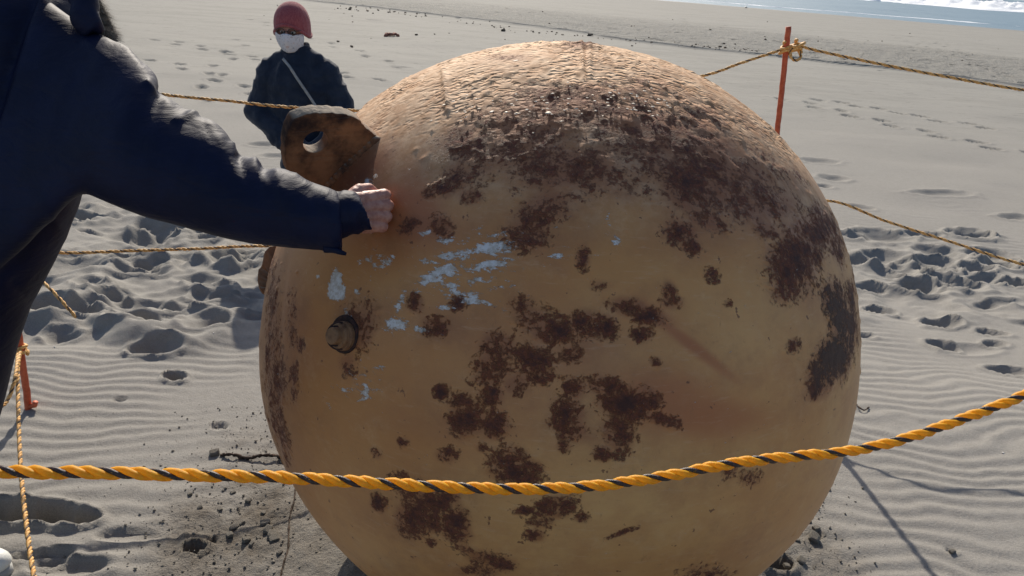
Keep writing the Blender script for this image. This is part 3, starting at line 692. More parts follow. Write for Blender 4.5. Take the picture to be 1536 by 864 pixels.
# ------------------------------------------------------------------ ropes
def rope(name, P3, r, pitch, label, group=None, old=False, knots=(), ns=8, smooth_pts=True):
    P3 = spline(P3, 14) if smooth_pts else np.asarray(P3)
    seg = pitch / 11
    Pp, s = resample(P3, seg)
    T, U, B = frames(Pp)
    root = empty(name, Pp[0], label, 'rope', group)
    rs = r * .54
    for k in range(3):
        ph = s / pitch * 2 * math.pi + k * 2 * math.pi / 3 + .5 * np.sin(s * 9.0) + .25 * np.sin(s * 23 + 1)
        off = (r - rs) * 1.02
        C = Pp + off * (np.cos(ph)[:, None] * U + np.sin(ph)[:, None] * B)
        rr = rs * (.74 if k == 2 else 1.10) * (1 + .05 * np.sin(s / pitch * 23 + k) + .03 * rng.normal(size=len(s)))
        V, Fc = tube_np(C, rr, ns)
        mt = (M['black_old'] if old else M['black']) if k == 2 else (M['yellow_old'] if old else M['yellow'])
        o = mesh_np('strand', V, Fc, mt, root)
        if k == 2: o['label'] = 'black strand'
    for c in knots:       # overhand lump: coils round a point
        c = np.asarray(c, float); t = np.linspace(0, 1, 70)
        a1 = t * 2 * math.pi * 2.6
        K = c + np.stack([np.cos(a1) * (.019 + .006 * np.sin(a1 * .7)), np.sin(a1) * .019, (t - .5) * .045 + .006 * np.sin(a1 * 1.7)], 1)
        V, Fc = tube_np(K, r * .95, 8); mesh_np('knot', V, Fc, M['yellow_old'] if old else M['yellow'], root)
    return root
nr = [(-420, 640), (-160, 692), (0, 707), (150, 709), (300, 713), (420, 716), (540, 723), (640, 729), (740, 733), (820, 733), (900, 728), (1000, 714), (1100, 695), (1200, 684), (1265, 678), (1340, 663), (1420, 637), (1536, 593), (1680, 530), (2010, 380)]
npt = [at(x, y, .735 + .26 * np.clip((x + 100) / 1636, -.2, 1.3)) for x, y in nr]
near_rope = rope('yellow_black_rope', npt, .0068, .0455, 'thick bright yellow and black twisted rope hanging across the front of the ball', None, False, ns=12)
RPf, sf = resample(spline(npt, 14), .004); Tf, Uf, Bf = frames(RPf); Vf = []; Ff = []
for k in range(1500):
    i = random.randrange(2, len(RPf) - 2); t = random.uniform(0, 2 * math.pi); n0 = math.cos(t) * Uf[i] + math.sin(t) * Bf[i]; p0 = RPf[i] + n0 * .0055
    p1 = p0 + n0 * random.uniform(.0008, .0028) + Tf[i] * random.uniform(-.006, .006); wd = unit(np.cross(n0, Tf[i])) * .00016
    b0 = len(Vf); Vf += [p0 - wd, p0 + wd, p1]; Ff.append((b0, b0 + 1, b0 + 2))
ff = mesh_np('loose_fibres', np.array(Vf), np.array(Ff), M['yellow'], near_rope, False); ff['kind'] = 'stuff'
# posts
def post(pts, r, label, hook=None, group='orange marker posts of the rope fence'):
    base_ = pts[-1]; e = empty('marker_post', (base_[0], base_[1], zat(base_[0], base_[1])), label, 'post', group)
    L, s = resample(np.array(pts), .02); L = L + rng.normal(0, .0006, L.shape)
    a = Acc(); a.add(*tube_np(L, r, 10)); a.build('rod', M['post'], e)
    if hook is not None:
        a = Acc(); a.add(*tube_np(np.array(hook), r * .8, 8)); a.build('hook', M['post'], e)
    return e
pt, pm = atY(1183, 40, 3.36), atY(1166, 197, 3.36)
dirp = unit(pm - pt); foot = pt + dirp * 1.62
post([pt, pm, foot], .0115, 'orange steel post standing in the sand behind the right side of the ball')
lf = onsand(43, 613); lt = atY(31, 525, lf[1]); dl_ = unit(lt - lf); ltop = lf + dl_ * 1.36
post([ltop, lt, lf - dl_ * .12], .0125, 'orange post behind the leaning person in navy, its foot bare at left', hook=[lf + np.array([0, 0, .012]), lf + np.array([.03, -.005, .02]), lf + np.array([.035, -.005, .035])])
rt = lambda k: pt + dirp * k
lw = lambda z: lf + dl_ * (z / dl_[2])
# off-frame near posts that carry the front rope
nrp = npt[-1]; nlp = npt[0]
post([nrp + np.array([0, 0, .10]), np.array([nrp[0] + .02, nrp[1], -.12])], .0125, 'orange post beyond the right edge holding the front rope')
post([nlp + np.array([0, 0, .10]), np.array([nlp[0] - .02, nlp[1], -.12])], .0125, 'orange post beyond the left edge holding the front rope')
G = 'thin yellow and black ropes of the enclosure'
rk = rt(.085)
# loop and run to the right
lp = [rk + np.array([.01, -.02, 0]), atY(1196, 74, 3.34), atY(1201, 85, 3.33), atY(1194, 91, 3.32), atY(1186, 84, 3.33), atY(1188, 72, 3.34), atY(1198, 69, 3.35)]
far_post = np.array([4.1, 2.75]); post([np.array([4.12, 2.75, 1.25]), np.array([4.1, 2.75, -.15])], .0135, 'orange post out to the right where both right ropes end')
up = [atY(1230, 77, 3.35), atY(1320, 96, 3.3), atY(1430, 117, 3.24), atY(1536, 135, 3.18), atY(1700, 155, 3.05), np.array([4.12, 2.75, 1.12])]
rope('yellow_rope', lp + up, .0062, .046, 'upper sandy yellow rope running right from the loop on the far post', G, True, ns=6, knots=(atY(1197, 70, 3.34),))
rl = rt(.82); lowr = [rl, atY(1240, 301, 3.34), atY(1330, 332, 3.26), atY(1430, 364, 3.14), atY(1536, 397, 3.02), atY(1720, 440, 2.9), np.array([4.1, 2.75, .5])]
rope('yellow_rope', lowr, .0062, .046, 'lower sandy rope passing right of the ball above footprints', G, True, ns=6, knots=(rl,))
hi = [ltop + dl_ * -.05, at(110, 118, 2.85), at(240, 141, 2.9), at(340, 151, 2.95), at(440, 161, 3.0), at(640, 168, 3.05), at(840, 158, 3.1), at(1045, 116, 3.14), at(1110, 95, 3.17), rt(.085)]
rope('yellow_rope', hi, .0062, .046, 'upper back rope crossing in front of the masked person at chest height', G, True, ns=6, knots=(rt(.088), ))
lo_ = [lw(.66), at(90, 379, 2.76), at(200, 376, 2.8), at(300, 373, 2.85), at(400, 369, 2.9), at(650, 372, 2.95), at(900, 360, 3.05), rl]
rope('yellow_rope', lo_, .0060, .046, 'lower back rope seen under the outstretched navy sleeve', G, True, ns=6)
rope('yellow_rope', [lw(.66), at(30, 395, 2.72), at(70, 428, 2.66), at(93, 452, 2.64), at(114, 476, 2.64)], .0060, .046, 'loose cut rope end dangling over the trampled sand left of the ball', G, True, ns=6, knots=(lw(.66),))
kn = lw(.255)
rope('yellow_rope', [kn, at(27, 552, 2.60), at(27, 600, 2.5), at(31, 700, 2.22), at(40, 790, 1.98), at(51, 864, 1.82), at(80, 1000, 1.55), at(110, 1150, 1.3)], .0062, .040, 'thin sandy rope hanging down from the post foot at the left edge', G, True, ns=6, knots=(kn,))
rope('yellow_rope', [kn + np.array([0, -.015, 0]), at(24, 560, 2.52), at(14, 595, 2.45), at(0, 612, 2.4), at(-40, 640, 2.3), at(-140, 680, 2.2)], .0062, .040, 'short rope curving away to the left below the post knot', G, True, ns=6)

# ------------------------------------------------------------------ people
def hand(name, wrist, xdir, ydir, mat, parent, curl=(55, 65, 35), spread=1., scale=1.):
    x = unit(xdir); y = unit(np.asarray(ydir) - x * (np.asarray(ydir) @ x)); z = np.cross(x, y); wrist = np.asarray(wrist, float)
    L = lambda a, b, c: wrist + scale * (x * a + y * b + z * c)
    A = Acc(); tips = []
    mc = [(.088, .031, .002), (.092, .010, .005), (.088, -.012, .003), (.080, -.031, -.002)]
    ln = [(.042, .026, .021), (.046, .030, .022), (.042, .028, .021), (.033, .021, .019)]
    A.add(*caps_np(L(-.015, 0, 0), L(0, 0, 0), .027 * scale, .026 * scale))
    for (a, b, c) in mc:
        A.add(*caps_np(L(.0, b * .55, -.002), L(a, b, c), .017 * scale, .0125 * scale))
    A.add(*caps_np(L(.03, .018, -.010), L(.055, -.02, -.010), .016 * scale, .014 * scale))
    for f in range(4):
        p = np.array(mc[f]); an = 0
        for k in range(3):
            an += rad(curl[k] + (f - 1.5) * 4)
            q = p + ln[f][k] * np.array([math.cos(an), (1.5 - f) * .06 * spread, -math.sin(an)])
            ra = [.0092, .0082, .0074][k] - (.001 if f == 3 else 0); rb_ = [.0080, .0072, .0062][k] - (.001 if f == 3 else 0)
            A.add(*caps_np(L(*p), L(*q), ra * scale, rb_ * scale)); 
            if k < 2: A.add(*ell_np(L(*(q)), np.eye(3), np.ones(3) * (ra * 1.02) * scale, 12, 8))
            p = q
        tips.append((L(*p), an))
    th = [(.014, .022, -.008), (.040, .042, -.012), (.066, .046, -.018), (.084, .038, -.026)]
    for k, (ra, rb_) in enumerate([(.0165, .0125), (.012, .0105), (.0105, .0085)]):
        A.add(*caps_np(L(*th[k]), L(*th[k + 1]), ra * scale, rb_ * scale))
    me = remesh(A, .0017 * scale, 2)
    co_, no = get_co(me), get_no(me)
    co_ += no * ((fbm(*(co_.T * 160), o=2, seed=4) - .5) * .0012)[:, None]
    set_co(me, co_)
    return link(name, me, mat, parent)

def head(parent, c, fwd, upd, s, hairmat=None, hair_len=0, eyes=True):
    f_ = unit(fwd); u_ = unit(np.asarray(upd) - f_ * (np.asarray(upd) @ f_)); l_ = np.cross(u_, f_); ax = np.array([l_, f_, u_])
    G_ = lambda a, b, d: c + s * (l_ * a + f_ * b + u_ * d)
    A = Acc()
    A.add(*ell_np(G_(0, -.010, .025), ax, s * np.array([.077, .098, .095])))
    A.add(*ell_np(G_(0, .025, -.045), ax, s * np.array([.058, .062, .068])))
    A.add(*ell_np(G_(0, .062, -.085), ax, s * np.array([.026, .024, .020])))
    A.add(*caps_np(G_(0, -.012, -.05), G_(0, -.03, -.17), s * .056, s * .058))
    A.add(*caps_np(G_(0, .088, .012), G_(0, .108, -.028), s * .009, s * .014))
    for sg in (-1, 1):
        A.add(*ell_np(G_(sg * .078, -.008, -.010), ax, s * np.array([.010, .018, .032])))
        A.add(*ell_np(G_(sg * .010, .098, -.030), ax, s * np.array([.009, .011, .008])))
        A.add(*caps_np(G_(sg * .012, .085, .025), G_(sg * .045, .075, .027), s * .009, s * .008))
        A.add(*ell_np(G_(sg * .040, .062, -.030), ax, s * np.array([.020, .018, .018])))
    A.add(*caps_np(G_(-.020, .084, -.058), G_(.020, .084, -.058), s * .007, s * .007))
    me = remesh(A, .004 * s, 3); h = link('head', me, M['skin'], parent)
    if eyes:
        for sg in (-1, 1):
            a = Acc(); a.add(*ell_np(G_(sg * .030, .076, .004), ax, s * np.array([.013, .011, .008]), 14, 8)); a.build('eye', M['shell'], h)
            a = Acc(); a.add(*ell_np(G_(sg * .030, .085, .003), ax, s * np.array([.006, .004, .006]), 12, 6)); a.build('iris', M['hair'], h)
    if hairmat:
        a = Acc(); a.add(*ell_np(G_(0, -.022, .040), ax, s * np.array([.088, .103, .098]), 26, 16))
        a.add(*ell_np(G_(0, -.055, -.03), ax, s * np.array([.075, .055, .07]), 20, 12))
        me = remesh(a, .005 * s, 1); V = get_co(me); N = get_no(me); V += N * ((fbm(*(V * [60, 60, 14]).T, o=3, seed=8) - .5) * .012)[:, None]; set_co(me, V)
        link('hair', me, hairmat, parent)
    return h, G_, ax

def loft_px(pairs, K=9, depth_ratio=1.0, n=40):
    """pairs: (x0,y0,x1,y1,depth,thickness along the view in m)"""
    pr = spline(np.array(pairs, float), K)
    V = []; 
    th = np.arange(n) * 2 * math.pi / n
    for q in pr:
        a, b = at(q[0], q[1], q[4]), at(q[2], q[3], q[4]); c = (a + b) / 2; e = (a - b) / 2
        vd = unit(ray((q[0] + q[2]) / 2, (q[1] + q[3]) / 2)); vd = unit(vd - unit(e) * (vd @ unit(e)))
        V.append(c + np.cos(th)[:, None] * e + np.sin(th)[:, None] * vd * q[5])
    V = np.vstack(V); m_ = len(pr)
    Fc = [(i * n + j, i * n + (j + 1) % n, (i + 1) * n + (j + 1) % n, (i + 1) * n + j) for i in range(m_ - 1) for j in range(n)]
    Fc += [tuple(range(n))[::-1], tuple((m_ - 1) * n + np.arange(n))]
    return V, Fc

# --- person leaning in from the left, navy jacket, hand on the ball
pa = gnd(-80, 900)
A_root = empty('person', (-1.45, 1.62, 0), 'person in a dark navy jacket leaning from the left to touch the ball', 'person')
dep = lambda x: 1.33 + .03 * np.clip(x / 300, 0, 1) + .0 * x
arm = [(60, -10, -80, 430, 1.47, .12), (120, 34, -10, 410, 1.45, .12), (172, 62, 62, 345, 1.42, .115), (204, 82, 104, 306, 1.40, .112), (224, 97, 122, 293, 1.39, .110), (239, 116, 133, 292, 1.385, .108),
       (241, 134, 145, 297, 1.38, .104), (262, 152, 165, 305, 1.375, .102), (290, 169, 195, 316, 1.37, .098), (318, 182, 225, 327, 1.365, .092), (342, 206, 262, 337, 1.36, .086), (357, 230, 292, 346, 1.358, .080),
       (378, 236, 325, 355, 1.355, .076), (402, 252, 360, 362, 1.352, .072), (430, 254, 395, 367, 1.35, .070), (462, 271, 430, 370, 1.348, .067), (490, 280, 468, 373, 1.346, .064), (505, 286, 500, 378, 1.345, .060), (511, 288, 514, 380, 1.345, .057)]
J = Acc(); J.add(*loft_px(arm, 7))
tors = [(-150, -150, 60, -130, 1.58, .10), (-190, -60, 108, -40, 1.58, .17), (-215, 30, 128, 20, 1.56, .21), (-235, 120, 122, 150, 1.56, .20), (-250, 220, 108, 285, 1.55, .19), (-262, 290, 90, 335, 1.54, .185), (-275, 360, 70, 378, 1.53, .18), (-290, 440, 36, 440, 1.52, .18),
        (-305, 520, 0, 530, 1.51, .18), (-330, 600, -24, 620, 1.50, .185), (-350, 680, -45, 690, 1.49, .19), (-360, 730, -55, 740, 1.49, .19)]
J.add(*loft_px(tors, 6))
# far arm hangs along the body
fa = [at(-120, 60, 1.72), at(-190, 330, 1.78), at(-190, 560, 1.72)]
J.add(*caps_np(fa[0], fa[1], .085, .07)); J.add(*caps_np(fa[1], fa[2], .07, .055))
me = remesh(J, .0065, 6)
Vc, Nc = get_co(me), get_no(me)
rl_ = Vc - CAM; dz_ = rl_ @ fv; px_ = 768 + F * (rl_ @ rv) / dz_; py_ = 432 - F * (rl_ @ uv) / dz_
# creases: sharp ridges running across the sleeve, denser at the elbow and the shoulder
def crease(x0, y0, x1, y1, wpx, h):
    a = np.array([x0, y0], float); b = np.array([x1, y1], float); ab = b - a
    t = ((px_ - a[0]) * ab[0] + (py_ - a[1]) * ab[1]) / (ab @ ab); tc = np.clip(t, 0, 1)
    d = ((px_ - a[0]) * ab[1] - (py_ - a[1]) * ab[0]) / np.linalg.norm(ab)
    fall = np.exp(-((t - tc) * np.linalg.norm(ab) / 12) ** 2) * sstep(0, .12, t + .06) * (1 - .7 * tc)
    return .85 * h * fall * np.exp(-np.abs(d / (wpx * 1.05)) ** 1.4)
facing = sstep(-.2, .25, np.sum(Nc * unit(CAM - at(250, 200, 1.4)), 1) + .35)
dsp = np.zeros(len(Vc))
for c_ in [(178, 60, 215, 98, 6, .006), (200, 72, 232, 112, 5, -.006), (218, 120, 255, 158, 5, .008), (243, 132, 232, 175, 6, -.008), (262, 182, 300, 168, 5, .009), (282, 168, 330, 196, 6, .006), (300, 172, 318, 210, 5, -.007),
           (345, 215, 352, 262, 5, .009), (357, 232, 372, 276, 6, -.010), (380, 238, 402, 292, 5, .009), (395, 248, 388, 282, 6, -.008), (412, 254, 425, 300, 6, .006), (440, 262, 470, 286, 7, .004), (330, 205, 350, 330, 9, .004),
           (250, 150, 215, 260, 10, .004), (300, 190, 270, 300, 10, -.004), (160, 60, 120, 160, 12, .004), (420, 280, 440, 360, 9, .004), (465, 282, 480, 368, 7, -.005), (486, 284, 500, 372, 5, .005), (130, 60, 160, 90, 6, .006), (100, 120, 60, 260, 14, .005),
           (60, 300, 100, 360, 10, .005), (20, 420, 60, 470, 12, -.005)]:
    dsp += crease(*c_)
al = px_ * .035 + py_ * .012; ac = (py_ - .55 * px_) * .012
dsp += (ridged(al * .6 + ac * .5, ac * 1.1, 201, 2) - .55) * .0016 * sstep(100, 220, px_)
dsp += (fbm(*(Vc.T * 8), o=2, seed=211) - .5) * .008 * (1 - .5 * sstep(300, 520, px_))
set_co(me, Vc + Nc * dsp[:, None])
link('jacket', me, M['navy'], A_root)
# inner cuff and strap tab
cuff = [(480, 284, 470, 360, 1.352, .045), (505, 289, 505, 360, 1.352, .050), (524, 286, 528, 352, 1.354, .047), (533, 288, 544, 348, 1.356, .044), (540, 296, 558, 343, 1.358, .040), (538, 300, 550, 340, 1.358, .03)]
a = Acc(); a.add(*loft_px(cuff, 6)); me = remesh(a, .004, 2); Vc = get_co(me); Nc = get_no(me)
Vc += Nc * ((ridged(Vc[:, 0] * 45, Vc[:, 2] * 14, 77, 2) - .5) * .006)[:, None]; set_co(me, Vc); link('cuff', me, M['navy'], A_root)
a = Acc(); tp_ = spline([at(488, 372, 1.325), at(500, 374, 1.322), at(510, 378, 1.32), at(519, 381, 1.325)], 6)
a.add(*tube_np(tp_, np.linspace(.009, .003, len(tp_)), 8)); a.build('strap_tab', M['navy'], A_root)
# hand
w0 = at(517, 317, 1.352); kx = at(572, 316, 1.398) - w0
hand('hand', w0, kx, -np.array(at(572, 345, 1.40) - at(572, 300, 1.40)) , M['skin'], A_root, curl=(58, 74, 40), scale=.92)
# collar, neck, fur trim, head
a = Acc(); cpt = spline([at(70, -70, 1.40), at(112, -22, 1.40), at(128, 8, 1.40), at(124, 30, 1.40), at(140, 46, 1.41)], 8); a.add(*tube_np(cpt, np.linspace(.03, .018, len(cpt)), 14))
cpt = spline([at(100, -30, 1.42), at(126, 2, 1.40), at(140, 30, 1.40), at(150, 48, 1.42)], 8); a.add(*tube_np(cpt, np.linspace(.02, .010, len(cpt)), 14))
me = remesh(a, .004, 1); link('collar', me, M['navy'], A_root)
fp = spline([at(60, -150, 1.36), at(100, -80, 1.39), at(122, -28, 1.42), at(136, 2, 1.44), at(146, 22, 1.45), at(155, 42, 1.46), at(160, 60, 1.48)], 10)
a = Acc(); a.add(*tube_np(fp, .016, 10)); core = a.build('fur_trim', M['fur'], A_root)
T, U, B = frames(fp); Vf = []; Ff = []
for k in range(5200):
    i = random.uniform(0, len(fp) - 1.01); i0 = int(i); p = fp[i0] * (1 - i + i0) + fp[i0 + 1] * (i - i0); t = random.uniform(0, 2 * math.pi)
    n0 = math.cos(t) * U[i0] + math.sin(t) * B[i0]; s0 = p + n0 * .015; l = random.uniform(.008, .020)
    e0 = s0 + n0 * l + T[i0] * random.uniform(.002, .012) + rng.normal(0, .003, 3); wd = unit(np.cross(n0, T[i0])) * .0006
    b0 = len(Vf); Vf += [s0 - wd, s0 + wd, e0]; Ff.append((b0, b0 + 1, b0 + 2))
fo = mesh_np('fur_hairs', np.array(Vf), np.array(Ff), M['fur'], core, smooth=False); fo['kind'] = 'stuff'
hcA = at(40, -190, 1.55)
head(A_root, hcA, unit(np.array([.85, .15, -.55])), np.array([.35, 0, .9]), 1.05, M['hair'])
# legs and shoes
def leg(hip, knee, ankle, rs_, mat, parent):
    a = Acc(); a.add(*caps_np(hip, knee, rs_[0], rs_[1])); a.add(*caps_np(knee, ankle, rs_[1], rs_[2])); me = remesh(a, .009, 3)
    V = get_co(me); N = get_no(me); V += N * ((ridged(V[:, 0] * 9 + V[:, 2] * 3, V[:, 2] * 14, 311, 2) - .5) * .014)[:, None]; set_co(me, V); link('trouser_leg', me, mat, parent)
def shoe(toe, heel, mat, parent, zr=.0, h=.07):
    toe = np.asarray(toe, float); heel = np.asarray(heel, float); d = toe - heel; d[2] = 0; L = np.linalg.norm(d); d /= L; s_ = np.array([-d[1], d[0], 0]); a = Acc()
    ax = np.array([d, s_, [0, 0, 1.]])
    a.add(*ell_np(toe - d * .075 + [0, 0, .045], ax, np.array([.078, .047, .040]))); a.add(*ell_np(heel + d * .07 + [0, 0, .055], ax, np.array([.072, .038, .052])))
    a.add(*ell_np(heel + d * L * .5 + [0, 0, .05], ax, np.array([.10, .042, .045]))); a.add(*caps_np(heel + d * .07 + [0, 0, .06], heel + d * .065 + [0, 0, .11], .040, .043))
    me = remesh(a, .005, 3); sh = link('shoe', me, mat, parent)
    a = Acc(); out = []
    for t in np.linspace(0, 2 * math.pi, 36, endpoint=False):
        u_ = math.cos(t); wv_ = .047 if u_ > 0 else .038
        out.append((heel + toe) / 2 + d * u_ * (L / 2 - .0) + s_ * math.sin(t) * (wv_ + .006 * u_))
    out = np.array(out); lo2 = out.copy(); lo2[:, 2] = toe[2] + .0; hi2 = out.copy(); hi2[:, 2] = toe[2] + .026
    n = 36; a.add(np.vstack([lo2, hi2]), [(i, (i + 1) % n, n + (i + 1) % n, n + i) for i in range(n)] + [tuple(range(n))[::-1], tuple(n + np.arange(n))]); a.build('sole', M['sole'], sh, False)
toe = onsand(20, 858); toe[2] = zat(toe[0], toe[1]) - .004
heel = toe + np.array([-.27, -.05, 0]); shoe(toe, heel, M['shoe'], A_root)
hipA = at(-265, 690, 1.46); hipB = at(-270, 690, 1.70)
leg(hipA, (hipA + heel) / 2 + np.array([-.10, -.03, .02]), heel + np.array([.06, 0, .11]), (.115, .08, .06), M['trouser'], A_root)
toe2 = toe + np.array([-.30, .32, 0]); toe2[2] = zat(toe2[0], toe2[1]) - .004; heel2 = toe2 + np.array([-.27, .02, 0]); shoe(toe2, heel2, M['shoe'], A_root)
leg(hipB, (hipB + heel2) / 2 + np.array([-.02, .02, .02]), heel2 + np.array([.06, 0, .11]), (.115, .08, .06), M['trouser'], A_root)
hand('hand', fa[2], np.array([.3, .1, -.9]), np.array([.6, -.3, .2]), M['skin'], A_root, curl=(20, 25, 15))

# --- masked person in rose knit hat behind the ball
YB = 5.0
b = lambda x, y, dy=0.: atY(x, y, YB + dy)
gx, gy = b(466, 230)[0], YB
B_root = empty('person', (gx, gy, zat(gx, gy)), 'person in a rose knit hat, white patterned mask and dark blue jacket behind the ball', 'person')
a = Acc()
tt_ = [(446, 68, .060, .055), (446, 82, .085, .07), (447, 96, .150, .10), (449, 112, .205, .125), (451, 135, .215, .135), (452, 165, .205, .14), (459, 200, .175, .14), (466, 240, .175, .145), (468, 275, .18, .15)]
V = []; n = 36; th = np.arange(n) * 2 * math.pi / n
for x, y, rx, ry in spline(np.array(tt_, float), 5):
    rx *= 1.09; ry *= 1.09; c = b(x, y); V.append(c + np.stack([np.cos(th) * rx, np.sin(th) * ry, np.sin(th) * 0], 1))
m_ = len(V); a.add(np.vstack(V), [(i * n + j, i * n + (j + 1) % n, (i + 1) * n + (j + 1) % n, (i + 1) * n + j) for i in range(m_ - 1) for j in range(n)] + [tuple(range(n))[::-1], tuple((m_ - 1) * n + np.arange(n))])
for c0, c1, c2, c3 in [((409, 109, 0), (387, 166, -.02), (416, 202, -.16), (458, 228, -.24)), ((488, 108, 0), (513, 160, -.02), (502, 200, -.16), (466, 230, -.24))]:
    a.add(*caps_np(b(*c0), b(*c1), .090, .080)); a.add(*caps_np(b(*c1), b(*c2), .080, .068)); a.add(*caps_np(b(*c2), b(*c3), .062, .050))
a.add(*caps_np(b(420, 92), b(475, 92), .067, .067)); a.add(*caps_np(b(443, 76, .03), b(444, 88, .01), .07, .085))
me = remesh(a, .009, 4); V = get_co(me); N = get_no(me)
V += N * ((ridged(V[:, 0] * 7, V[:, 2] * 9, 401, 3) - .5) * .040 + (fbm(*(V.T * 25), o=2, seed=402) - .5) * .006)[:, None]; set_co(me, V); link('jacket', me, M['navy2'], B_root)
a = Acc(); t = np.linspace(-.3, 1.3, 30) * math.pi; cc = b(443, 76, .02)
a.add(*tube_np(np.array([cc + np.array([.078 * math.cos(q + math.pi * .0), -.070 * math.sin(q) * 1.0, .018 + .02 * math.sin(q * 1.0 + 2.2)]) for q in np.linspace(0, 2 * math.pi, 40)]), .014, 10, False)); a.build('collar', M['navy2'], B_root)
hc = b(438, 44); hh_, G_, ax = head(B_root, hc, np.array([-.03, -1, -.16]), np.array([0.02, -.12, 1]), 1.10)
l_, f_, u_ = ax
# knit hat: dome with a turned-up, ribbed brim
def dome(c, rr, z0, z1, n=44, m_=18, jit=.0, open_=True):
    V = []
    for i in range(m_ + 1):
        zz = z0 + (z1 - z0) * i / m_; q0 = 1
        for j in range(n):
            t = 2 * math.pi * j / n; zj = z0 + .100 * max(0, math.sin(t)) ** 1.5; zz = zj + (z1 - zj) * i / m_; q = math.sqrt(max(0, 1 - max(0, zz / rr[2]) ** 2.3)) if zz > 0 else 1; rib = 1 + jit * math.cos(22 * t)
            V.append(c + l_ * math.cos(t) * rr[0] * q * rib + f_ * math.sin(t) * rr[1] * q * rib + u_ * zz)
    Fc = [(i * n + j, i * n + (j + 1) % n, (i + 1) * n + (j + 1) % n, (i + 1) * n + j) for i in range(m_) for j in range(n)] + [tuple(m_ * n + np.arange(n))]
    return np.array(V), Fc
a = Acc(); a.add(*dome(G_(0, -.012, .016), (.110, .129, .146), -.066, .1455, 88, 24, .008)); hat = a.build('knit_hat', M['knit'], B_root)
a = Acc()
P_ = [G_(0, -.012, 0) + l_ * math.cos(t) * .107 + f_ * math.sin(t) * (.124) + u_ * (-.040 + .092 * max(0, math.sin(t)) ** 1.5) for t in np.linspace(0, 2 * math.pi, 60)]
a.add(*tube_np(np.array(P_), .011, 10, False)); a.build('brim', M['knit'], hat)
# mask
V = []; n, m_ = 30, 16
for i in range(m_ + 1):
    v = i / m_
    for j in range(n + 1):
        h_ = (j / n - .5) * 2; zz = -.006 - .100 * v + .010 * abs(h_) * (1 if v < .5 else -1) * 0 - .012 * (1 - abs(h_)) ** 0 * 0
        wd = .080 * (1 - .30 * v ** 2); nose = .024 * math.exp(-(h_ / .35) ** 2) * (1 - abs(v - .35) * 1.1)
        y_ = .094 * math.cos(h_ * 1.15) + .012 + nose - .020 * v ** 2
        V.append(G_(wd * h_ * 1.02, y_, zz + .012 * math.exp(-(h_ / .3) ** 2) * (1 - v)))
Fc = [(i * (n + 1) + j, i * (n + 1) + j + 1, (i + 1) * (n + 1) + j + 1, (i + 1) * (n + 1) + j) for i in range(m_) for j in range(n)]
mk = mesh_np('face_mask', np.array(V), Fc, M['mask'], B_root); sd = mk.modifiers.new('s', 'SOLIDIFY'); sd.thickness = .003; sd.offset = -1
for sg in (-1, 1):
    a = Acc(); a.add(*tube_np(spline([G_(sg * .066, .062, -.02), G_(sg * .080, .02, -.004), G_(sg * .084, -.02, 0)], 6), .0015, 6)); a.build('ear_loop', M['mask'], mk)
# glasses
gl = Acc()
for sg in (-1, 1):
    c0 = G_(sg * .032, .104, .012)
    gl.add(*tube_np(np.array([c0 + l_ * .026 * math.cos(t) + u_ * .019 * math.sin(t) for t in np.linspace(0, 2 * math.pi, 24)]), .0022, 6, False))
    gl.add(*tube_np(spline([G_(sg * .058, .104, .018), G_(sg * .075, .07, .018), G_(sg * .080, -.01, .012)], 6), .002, 6))
gl.add(*tube_np(spline([G_(-.008, .106, .014), G_(0, .110, .017), G_(.008, .106, .014)], 5), .002, 6)); g_ = gl.build('spectacles', M['frame'], B_root)
for sg in (-1, 1):
    a = Acc(); a.add(*ell_np(G_(sg * .032, .104, .012), ax, np.array([.025, .0012, .018]), 18, 8)); a.build('lens', M['lens'], g_)
# shoulder strap
sp_ = spline([b(424, 88, -.10), b(434, 100, -.165), b(445, 117, -.175), b(458, 136, -.185), b(470, 154, -.19), b(486, 180, -.19), b(505, 215, -.17)], 10)
V = []; T, U, B2 = frames(sp_)
for i, q in enumerate(sp_):
    sd_ = unit(np.cross(T[i], [0, -1, .15])); V += [q - sd_ * .008, q + sd_ * .008, q + sd_ * .008 + np.array([0, .004, 0]), q - sd_ * .008 + np.array([0, .004, 0])]
Fc = [(4 * i + j, 4 * i + (j + 1) % 4, 4 * i + 4 + (j + 1) % 4, 4 * i + 4 + j) for i in range(len(sp_) - 1) for j in range(4)]
mesh_np('shoulder_strap', np.array(V), Fc, M['strap'], B_root, False)
hand('hand', b(452, 230, -.25), np.array([.9, -.1, -.25]), np.array([0, 0, 1.]), M['skin'], B_root, curl=(35, 45, 30), scale=.9)
hand('hand', b(470, 233, -.27), np.array([-.9, -.1, -.25]), np.array([0, 0, 1.]), M['skin'], B_root, curl=(35, 45, 30), scale=.9)
zf = zat(gx, gy)
for sg in (-1, 1):
    hp = b(468, 270) + np.array([sg * .09, 0, .02]); an = np.array([gx + sg * .11, gy + .02, zf + .11]); leg(hp, (hp + an) / 2 + np.array([sg * .01, -.02, 0]), an, (.105, .075, .06), M['trouser'], B_root)
    sz = zat(gx + sg * .11, gy - .1); shoe((gx + sg * .13, gy - .17, sz - .003), (gx + sg * .11, gy + .08, sz - .003), M['twig'], B_root)

